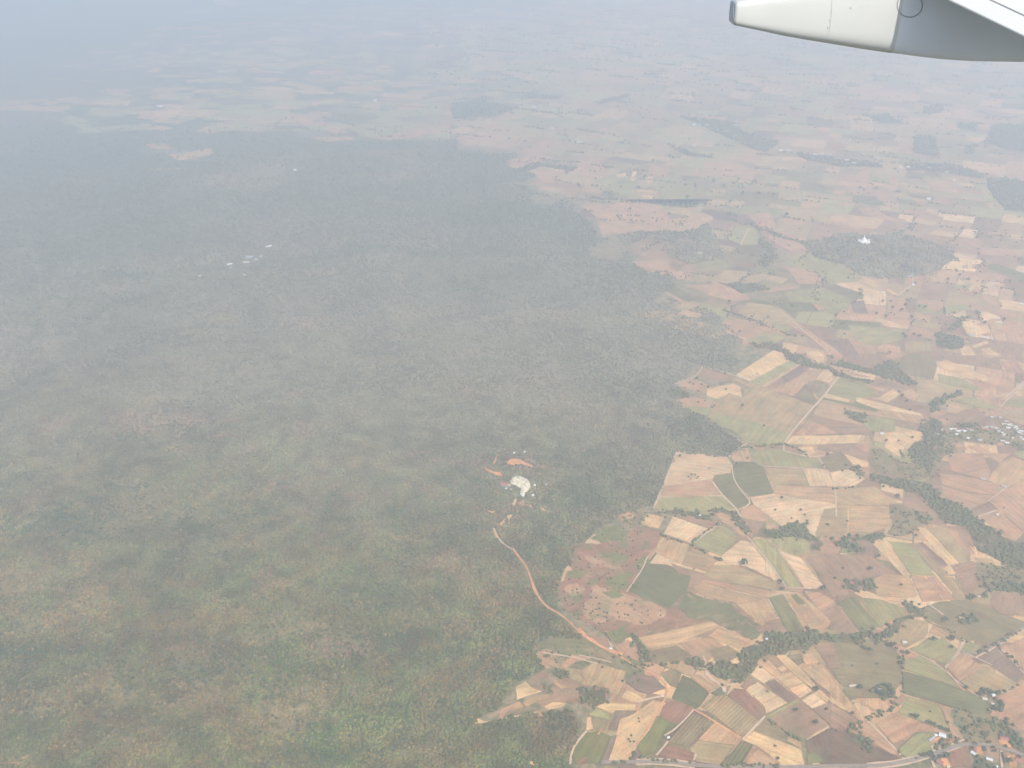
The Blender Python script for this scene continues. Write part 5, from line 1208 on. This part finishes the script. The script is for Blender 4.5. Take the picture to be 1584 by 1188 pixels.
HS = [(TJ, (330, 485), 17, 14, 6, "white", "large white-roofed farm building beside the ringed orchard", -28), (TJ, (225, 480), 8, 8, 4, "white", "small white hut beside the large farm building", 20), (TJ, (185, 520), 11, 6, 4, "grey", "grey tin shed nearest the white farm hut", 40), (TJ, (145, 552), 12, 7, 4, "grey", "grey tin shed at the lower end of the farmstead", 40),
 (TJ, (808, 760), 14, 9, 5, "white", "white-roofed house at the corner of the dark orchard block", -50), (TJ, (815, 695), 13, 10, 5, "red", "red-roofed house just above the white corner house", -30), (TJ, (1050, 850), 15, 8, 5, "white", "pale metal shed at the right end of the dark orchard block", -25), (TJ, (1115, 5), 12, 8, 5, "cream", "pinkish pale house in the right farmyard", -30), (TJ, (1190, 50), 13, 9, 5, "grey", "grey-roofed house under the trees of the right farmyard", 50),
 (TJ, (1155, 962), 8, 6, 4, "white", "white hut at the bottom edge of the picture", 10), (TJ, (1275, 540), 20, 12, 6, "red", "red-brown hall in the orange yard", -10), (TJ, (300, 900), 14, 11, 5, "red", "rusty-roofed house in the orange yard below the main road", -35), (TJ, (265, 880), 10, 7, 4, "tan", "tan hut left of the rusty-roofed house", 30), (TJ, (415, 962), 8, 6, 4, "cream", "pale hut below the rusty-roofed house", 10), (TJ, (1500, 860), 16, 12, 5, "red", "dull red house in the bottom right corner", -20),
 (TG, (1330, 600), 10, 8, 5, "white", "small white house at the top of the right farmyard", 20), (TG, (1262, 630), 13, 9, 5, "cream", "cream house at the left of the right farmyard", -20), (TG, (405, 555), 12, 9, 5, "grey", "pale grey farmhouse among trees in the mauve field", -20), (TG, (455, 590), 12, 9, 5, "grey", "darker farm shed below the pale grey farmhouse", 20), (TG, (182, 521), 20, 6, 4, "cream", "long pale shed alone in the grey-brown field", 8),
 (TF, (262, 945), 7, 6, 4, "white", "lone white hut on the red track", 20), (TF, (1063, 140), 7, 6, 4, "white", "white hut at the foot of the riverside trees", 20), (TF, (215, 605), 9, 6, 4, "cream", "pale hut at the bend of the laterite road", 0), (TC, (960, 151), 8, 7, 4, "white", "white hut at the top of the mauve plot", 0), (TC, (415, 968), 9, 6, 4, "white", "white hut beside the laterite road", -10),
 (TA, (1505, 680), 15, 9, 5, "white", "white house at the corner of the tan field", 0), (TB, (1248, 748), 18, 10, 5, "grey", "grey shed in the pink field", -15), (TB, (1420, 808), 18, 11, 5, "grey", "grey-white shed at the edge of the big pink field", -20), (TB, (1362, 1040), 12, 9, 5, "cream", "pale house in the dark yard of the pink fields", 30),
 (TD, (530, 487), 14, 10, 6, "red", "red-roofed house in the ring of trees", -10), (TD, (1305, 568), 12, 9, 5, "tan", "tan house in the pale yard", 20), (TD, (1200, 702), 13, 9, 5, "tan", "tan house in the paddock grove", -15), (TD, (850, 850), 13, 8, 5, "cream", "cream house by the cream sliver", 0), (TD, (1395, 1172), 9, 7, 4, "white", "small white house by the hedge at the right edge", 0),
 (TL, (425, 480), 36, 18, 12, "red", "large red-roofed hall left of the pale quarry", -25), (TL, (463, 487), 12, 9, 10, "cream", "cream gatehouse at the end of the red-roofed hall", -25), (TL, (440, 512), 9, 8, 7, "white", "white hut under the red-roofed hall", 0), (TL, (672, 486), 10, 9, 8, "white", "white hut right of the quarry", 0), (TL, (655, 568), 11, 10, 8, "white", "bright white hut below the right end of the quarry", 20), (TL, (765, 478), 9, 8, 7, "cream", "pale pinkish hut farther right of the quarry", 0),
 (TL, (503, 222), 9, 8, 7, "white", "white hut above the quarry, the left of two", 0), (TL, (588, 213), 9, 8, 7, "white", "white hut above the quarry, the right of two", 0), (TL, (576, 572), 10, 9, 7, "white", "white block at the foot of the quarry", 10), (TL, (830, 600), 10, 8, 6, "red", "small reddish roof in the forest right of the quarry", 0), (TL, (480, 520), 9, 9, 7, "cream", "cream hut between the red hall and the quarry", 0),
 ((250, 330, 5.28), (875, 275), 48, 12, 9, "white", "long white building at the upper end of the forest settlement", 35), ((250, 330, 5.28), (718, 362), 46, 34, 11, "grey", "broad pale grey compound in the middle of the forest settlement", 0), ((250, 330, 5.28), (812, 358), 14, 11, 9, "white", "white hut right of the grey compound", 0), ((250, 330, 5.28), (770, 382), 26, 11, 8, "grey", "grey shed below the white hut of the forest settlement", 35), ((250, 330, 5.28), (692, 405), 38, 10, 8, "white", "long white shed under the grey compound", 5),
 ((250, 330, 5.28), (555, 422), 36, 12, 9, "white", "slanting white building at the left of the grey compound", 30), ((250, 330, 5.28), (565, 450), 14, 9, 7, "grey", "grey hut under the slanting white building", 0), ((250, 330, 5.28), (678, 508), 14, 11, 9, "white", "white hut low in the forest settlement", 0), ((250, 330, 5.28), (315, 517), 17, 13, 10, "white", "lone bright white house far left of the settlement", 0),
 (TH, (1115, 188), 22, 18, 14, "white", "far bright white house on the hazy plain", 0), (TH, (1390, 866), 30, 9, 6, "cream", "long cream shed among the muted plots", -20), (TK, (1105, 975), 32, 9, 7, "white", "long white shed at the right edge plain", -20), (TK, (940, 945), 24, 12, 7, "grey", "grey shed left of the long white shed", -20), (TK, (1560, 570), 24, 12, 8, "white", "white shed at the right picture edge", -30), (TK, (222, 335), 12, 14, 10, "white", "white house at the end of the pale lane", 0),
 (TQ, (490, 328), 60, 24, 16, "white", "far white building beside the leftmost valley fields", 10), (TQ, (1150, 310), 36, 28, 18, "white", "far white dot of a house in the upper valley", 0), (TQ, (904, 523), 26, 22, 14, "white", "far white house in the upper forest", 0), (TM, (1215, 928), 40, 16, 8, "cream", "pale clearing house inside the dark wood", -20), (TK, (190, 225), 20, 10, 8, "grey", "grey roof under the temple wood", 0)]
for tl, p, L_, W_, H_, rf, lab, ang in HS:
    house(T(*tl, [p])[0], L_, W_, H_, rf, lab, None, ang)
T7 = (1424, 630, 9.9)
for grp, lab, tl, sz, pts in [
 ("white and grey roofed houses of the near village", "{} house in the left half of the village at the right edge", T7, 15, [((330, 355), "cream"), ((465, 345), "white"), ((520, 345), "cream"), ((545, 425), "white"), ((575, 375), "white"), ((640, 370), "grey"), ((670, 380), "white"), ((740, 350), "cream"), ((780, 370), "grey"), ((720, 485), "white"), ((250, 420), "cream"), ((700, 360), "red"), ((610, 360), "red"), ((545, 362), "tan"), ((905, 512), "grey")]),
 ("houses of the far end of the near village", "{} house in the right half of the village at the right edge", T7, 15, [((1010, 312), "grey"), ((1090, 310), "grey"), ((960, 322), "tan"), ((1150, 330), "cream"), ((1230, 400), "white"), ((1265, 432), "cream"), ((1310, 225), "grey"), ((1270, 270), "cream"), ((1350, 280), "white"), ((1392, 292), "cream"), ((1432, 300), "grey"), ((1340, 325), "white"), ((1430, 322), "cream"), ((1470, 342), "cream"), ((1540, 375), "white"), ((1510, 402), "white"), ((1560, 420), "tan"), ((1520, 470), "grey"), ((1400, 482), "cream"), ((1250, 525), "cream"), ((1320, 555), "white"), ((1560, 500), "cream"), ((1080, 40), "red"), ((1190, 372), "grey"), ((1090, 160), "grey"), ((1210, 165), "grey"), ((1380, 270), "tan"), ((1460, 320), "white"), ((1500, 385), "grey")]),
 ("houses of the far village on the plain", "far {} house in the hazy village above the pink plots", (1080, 0, 3.143), 34, [((400, 735), "white"), ((440, 735), "white"), ((570, 755), "white"), ((600, 750), "cream"), ((720, 782), "white"), ((760, 797), "white"), ((820, 800), "white"), ((690, 778), "grey"), ((870, 770), "grey"), ((640, 755), "grey")]),
 ("houses of the far right village", "far {} house in the hazy grove under the square plantation", (1080, 0, 3.143), 30, [((980, 815), "cream"), ((1020, 815), "white"), ((1090, 805), "cream"), ((1120, 820), "white"), ((1180, 820), "white"), ((1210, 840), "cream"), ((1240, 880), "cream"), ((1270, 900), "grey"), ((1350, 850), "grey")]),
 ("houses of the most distant village", "far {} house strung along the dark village belt", TM, 40, [((1180, 298), "white"), ((1210, 298), "grey"), ((1240, 300), "white"), ((1380, 355), "white"), ((1185, 398), "cream"), ((1390, 300), "grey"), ((1345, 330), "grey")]),
 ("far roofs at the forest border", "distant {} roof in the bluish wood along the forest border", TM, 44, [((430, 205), "cream"), ((400, 210), "white"), ((490, 315), "white"), ((620, 385), "cream")])]:
    for p, rf in pts:
        house(T(*tl, [p])[0], sz * random.uniform(.8, 1.2), sz * random.uniform(.55, .75), 5.5 * max(1, sz / 18), rf, lab.format({"cream": "cream roofed", "white": "white roofed", "grey": "grey roofed", "red": "red roofed", "tan": "tan roofed"}[rf]), grp)

# the quarry: a broken cream rock face
def quarry():
    px = T(*TL, [(468, 445), (485, 420), (510, 405), (540, 403), (570, 418), (605, 428), (635, 458), (636, 500), (605, 540), (590, 565), (572, 576), (552, 555), (556, 515), (545, 500), (520, 497), (505, 480), (480, 470)])
    w = [at(*p)[:2] for p in px]
    BARE.append(w)
    bm = bmesh.new()
    bm.faces.new([bm.verts.new((x, y, 0)) for x, y in rough_edge(w, 5)])
    bmesh.ops.triangulate(bm, faces=bm.faces[:])
    for _ in range(5):
        lg = [e for e in bm.edges if e.calc_length() > 5]
        bmesh.ops.subdivide_edges(bm, edges=lg, cuts=1); bmesh.ops.triangulate(bm, faces=bm.faces[:])
    ring = w + [w[0]]
    co = np.array([v.co[:2] for v in bm.verts])
    hz = height(co[:, 0], co[:, 1]); ed = np.clip(seg_dist(co[:, 0], co[:, 1], ring) / 14, 0, 1)
    st = np.floor(fbm(co[:, 0] / 32, co[:, 1] / 32, 141, 3) * 7) / 7
    for v, h, e, q in zip(bm.verts, hz, ed, st):
        v.co.z = h + 1.5 + e * (2 + 11 * q)
    for f in bm.faces:
        if f.normal.z < 0: f.normal_flip()
    me = bpy.data.meshes.new("quarry_rock"); bm.to_mesh(me); bm.free()
    tag(link("quarry_rock", me, M_ROCK), "pale cream rock face of the quarry in the forest", "quarry")


quarry()


# the white temple in the round wood
def temple():
    x, y = flat(*T(*TI, [(1066, 292)])[0])
    root = empty("temple", (x, y, 0.4))
    tag(root, "white hilltop temple with a tall spire in the round wood", "temple")
    bm = bmesh.new()
    g = bmesh.ops.create_cone(bm, cap_ends=True, segments=24, radius1=38, radius2=36, depth=10)
    bmesh.ops.scale(bm, vec=(1, .62, 1), verts=bm.verts); bmesh.ops.translate(bm, vec=(0, 0, 5), verts=bm.verts)
    g = bmesh.ops.create_cone(bm, cap_ends=True, segments=8, radius1=19, radius2=17, depth=4)
    bmesh.ops.translate(bm, vec=(0, 0, 12), verts=g['verts'])
    me = bpy.data.meshes.new("terrace"); bm.to_mesh(me); bm.free(); link("terrace", me, M_WHITE, root)
    prof = [(13, 14), (12.6, 15), (12, 17), (11.4, 20), (10, 24), (7.5, 27), (5, 28.6), (4.6, 30), (5, 30.4), (4, 31), (2.8, 36), (1.8, 41), (.9, 46), (.05, 50)]
    n = 20
    co = [(r * math.cos(2 * math.pi * k / n), r * math.sin(2 * math.pi * k / n), z) for r, z in prof for k in range(n)]
    fc = [(i * n + k, i * n + (k + 1) % n, (i + 1) * n + (k + 1) % n, (i + 1) * n + k) for i in range(len(prof) - 1) for k in range(n)]
    link("stupa", np_mesh("stupa", co, fc), M_WHITE, root)
    for sx in (-27, 27):
        w, r = HOUSE["white"]
        hall = link("side_hall", w, None, root); hall.location = (sx, 0, 10); hall.scale = (15, 12, 9)
        rf = link("roof", r, None, hall)


temple()


forest()

# ------------------------------------------------------------------ the airliner's wing, outside the window
M_PAINT = mat_plain("white_aircraft_paint", (0.435, 0.44, 0.42), 0.42, 0.35, 0.02, 0.6)
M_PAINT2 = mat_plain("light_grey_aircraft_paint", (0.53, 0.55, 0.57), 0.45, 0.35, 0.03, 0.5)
M_SEAM = mat_plain("seam_sealant", (0.20, 0.21, 0.22), 0.7, 0.2, 0.05)
M_SEAM2 = mat_plain("faint_panel_seam", (0.41, 0.415, 0.395), 0.6, 0.2, 0.05)

Y_NEAR = 8.35


def on_plane(px, py, y):
    r, u = (px - 792) / F, (594 - py) / F
    d = y / (CP + u * SP)
    return Vector((r * d, y, H + d * (u * CP - SP)))


root = empty("aircraft_wing", on_plane(1480, 0, 8.6))
tag(root, "white airliner wing trailing edge with a long tapering grey and white flap fairing", "wing")
inv = root.matrix_basis.inverted()


def wing_part(name, bm, mat, parent=root):
    bmesh.ops.recalc_face_normals(bm, faces=bm.faces[:])
    me = bpy.data.meshes.new(name); bm.to_mesh(me); bm.free()
    o = link(name, me, mat, parent)
    if parent is root:
        me.transform(inv)
    else:
        me.transform(inv)
    return o


# fairing: photo x, top, bottom of its side outline, half width
SEC = [(1132, 6, 32, .10), (1132.6, 3, 35, .112), (1135, .5, 37, .12), (1146, -2, 39.2, .125), (1175, -8, 45, .13), (1214, -15, 53, .15), (1250, -21, 59, .165), (1290, -29, 65, .18), (1335, -38, 72, .195), (1380, -47, 78.2, .205),
       (1420, -53, 83.5, .212), (1460, -58, 88, .22), (1510, -62, 91.2, .225), (1584, -66, 92.3, .23), (1680, -66, 91, .23), (1800, -55, 84, .21), (1950, -30, 66, .16), (2080, 0, 40, .06)]
YC = Y_NEAR + .205
NS = 36


def section(px, top, bot, hw, grow=1.0):
    t, b = on_plane(px, top, YC), on_plane(px, bot, YC)
    zc, hh, x = (t.z + b.z) / 2, (t.z - b.z) / 2, (t.x + b.x) / 2
    out = []
    for k in range(NS):
        a = 2 * math.pi * k / NS
        c, s = math.cos(a), math.sin(a)
        e = 2 / 5.0
        out.append(Vector((x, YC + math.copysign(abs(c) ** e, c) * hw * grow, zc + math.copysign(abs(s) ** e, s) * hh * grow)))
    return out


def loft(bm, secs, cap0=True, cap1=True):
    rings = [[bm.verts.new(p) for p in s] for s in secs]
    for a, b in zip(rings[:-1], rings[1:]):
        for k in range(NS):
            f = bm.faces.new((a[k], a[(k + 1) % NS], b[(k + 1) % NS], b[k])); f.smooth = True
    for c, r in ((cap0, rings[0]), (cap1, rings[-1])):
        if c:
            for e in bm.faces.new(r).edges: e.smooth = False


def dense(secs, n=5):
    out = []
    for a, b in zip(secs[:-1], secs[1:]):
        for k in range(n):
            out.append(tuple(a[i] + (b[i] - a[i]) * k / n for i in range(4)))
    return out + [secs[-1]]


bm = bmesh.new()
loft(bm, [section(*s, 1.012) for s in dense(SEC[:10])])
tail = wing_part("tail_cone", bm, M_PAINT)
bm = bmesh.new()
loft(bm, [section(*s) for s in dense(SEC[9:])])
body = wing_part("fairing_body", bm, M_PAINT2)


def skin_y(x, z):
    """Near skin of the fairing at this x, z."""
    best = None
    for a, b in zip(SEC[:-1], SEC[1:]):
        xa, xb = on_plane(a[0], 0, YC).x, on_plane(b[0], 0, YC).x
        if xa <= x <= xb:
            q = (x - xa) / (xb - xa)
            s = tuple(a[i] + (b[i] - a[i]) * q for i in range(4))
            t, bt = on_plane(s[0], s[1], YC).z, on_plane(s[0], s[2], YC).z
            zc, hh = (t + bt) / 2, (t - bt) / 2
            v = min(.999, abs((z - zc) / hh))
            return YC - s[3] * (1 - v ** 5.0) ** (1 / 5.0)
    return Y_NEAR


def skin_line(name, pts, wid, mat, parent, closed=False, lift=.004):
    bm = bmesh.new()
    P = []
    for px, py in pts:
        p = on_plane(px, py, Y_NEAR); P.append((p.x, p.z))
    n = len(P); A, B = [], []
    for i in range(n):
        a, b = P[(i - 1) % n] if (closed or i) else P[i], P[(i + 1) % n] if (closed or i < n - 1) else P[i]
        dx, dz = b[0] - a[0], b[1] - a[1]; L = math.hypot(dx, dz) or 1
        nx_, nz_ = -dz / L * wid / 2, dx / L * wid / 2
        for lst, s in ((A, 1), (B, -1)):
            x, z = P[i][0] + nx_ * s, P[i][1] + nz_ * s
            lst.append((bm.verts.new((x, skin_y(x, z) - lift, z)), bm.verts.new((x, skin_y(x, z) + .004, z))))
    for i in range(n if closed else n - 1):
        j = (i + 1) % n
        bm.faces.new((A[i][0], A[j][0], B[j][0], B[i][0]))
        bm.faces.new((A[i][0], A[j][0], A[j][1], A[i][1])); bm.faces.new((B[i][0], B[j][0], B[j][1], B[i][1]))
    return wing_part(name, bm, mat, parent)


skin_line("access_panel", [(1407 + 19.2 * math.cos(a), 8 + 18.5 * math.sin(a)) for a in [2 * math.pi * k / 48 for k in range(48)]], .0045, M_SEAM, body, True)
skin_line("panel_seam", [(1290, -20), (1289, 0), (1287.5, 25), (1285, 45), (1281.5, 57)], .003, M_SEAM2, tail, lift=.0034)
bm = bmesh.new()
for px, py, r in ((1317.5, 12, .0075), (1288, 19, .006), (1286, 31.5, .007), (1283, 43, .006)):
    p = on_plane(px, py, Y_NEAR)
    g = bmesh.ops.create_cone(bm, cap_ends=True, segments=14, radius1=r, radius2=r, depth=.008)
    from mathutils import Matrix
    bmesh.ops.transform(bm, matrix=Matrix.Translation((p.x, skin_y(p.x, p.z) - .0005, p.z)) @ Matrix.Rotation(math.pi / 2, 4, 'X'), verts=g['verts'])
rv = wing_part("rivet", bm, M_SEAM2, tail)
# tail cone: dark slot of the end drain
skin_line("end_seam", [(1135.5, 3), (1134.2, 10), (1134.2, 24), (1136, 33), (1139, 36.4)], .006, M_SEAM, tail, lift=.006)

# wing above: trailing edge line from over the fairing inwards to the cabin
P0 = on_plane(1399, -34.3, Y_NEAR)
B0 = cam_point(1584, 55, 6.967)
te = B0 - P0
fwd = Vector((0.90, 0.45, 0.055))          # chordwise, towards the nose


def slab(name, o, a0, a1, c0, c1, t0, t1, mat, sub=1):
    """Wedge of wing: along the trailing edge a0..a1, along the chord c0..c1, thickness t0..t1 below its top skin."""
    bm = bmesh.new()
    q = []
    for a in (a0, a1):
        for c, t in ((c0, t0), (c1, t1)):
            p = o + te * a + fwd * c
            q.append((bm.verts.new(p), bm.verts.new(p - Vector((0, 0, t)))))
    (a, b, c, d) = q
    for f in ((a[0], b[0], d[0], c[0]), (a[1], c[1], d[1], b[1]), (a[0], a[1], b[1], b[0]), (c[0], d[0], d[1], c[1]), (a[0], c[0], c[1], a[1]), (b[0], b[1], d[1], d[0])):
        bm.faces.new(f)
    bmesh.ops.recalc_face_normals(bm, faces=bm.faces[:])
    bmesh.ops.bevel(bm, geom=bm.edges[:], offset=.004, segments=2, affect='EDGES')
    return wing_part(name, bm, mat)


slab("flap", P0, -3.5, 3.0, 0.0, .297, .012, .05, M_PAINT)
slab("gap_blocker", P0 - Vector((0, 0, .02)), -3.5, 3.0, .22, .40, .02, .03, M_SEAM)  # plate added under the gap to stop sun leaking onto the fairing
slab("wing_skin", P0 + Vector((0, 0, .004)), -3.5, 3.0, .307, 3.2, .05, .34, M_PAINT)


# ------------------------------------------------------------------ haze
bm = bmesh.new()
bmesh.ops.create_cube(bm, size=1.0)
me = bpy.data.meshes.new("haze"); bm.to_mesh(me); bm.free()
hz = link("haze", me)
hz.scale = (150000, 135000, H + 6 + 25)
hz.location = (0, 57000, (H + 6 - 25) / 2)
hm = bpy.data.materials.new("haze"); hm.use_nodes = True
for n in list(hm.node_tree.nodes):
    if n.type == 'BSDF_PRINCIPLED': hm.node_tree.nodes.remove(n)
pv = hm.node_tree.nodes.new("ShaderNodeVolumePrincipled")
pv.inputs["Color"].default_value = (0.85, 0.92, 1.0, 1)
pv.inputs["Density"].default_value = HAZE_DENSITY
pv.inputs["Density Attribute"].default_value = ""
pv.inputs["Anisotropy"].default_value = 0.42
hm.node_tree.links.new(pv.outputs[0], hm.node_tree.nodes["Material Output"].inputs["Volume"])
me.materials.append(hm)
tag(hz, "pale haze filling the air down to the ground", "haze", kind="stuff")
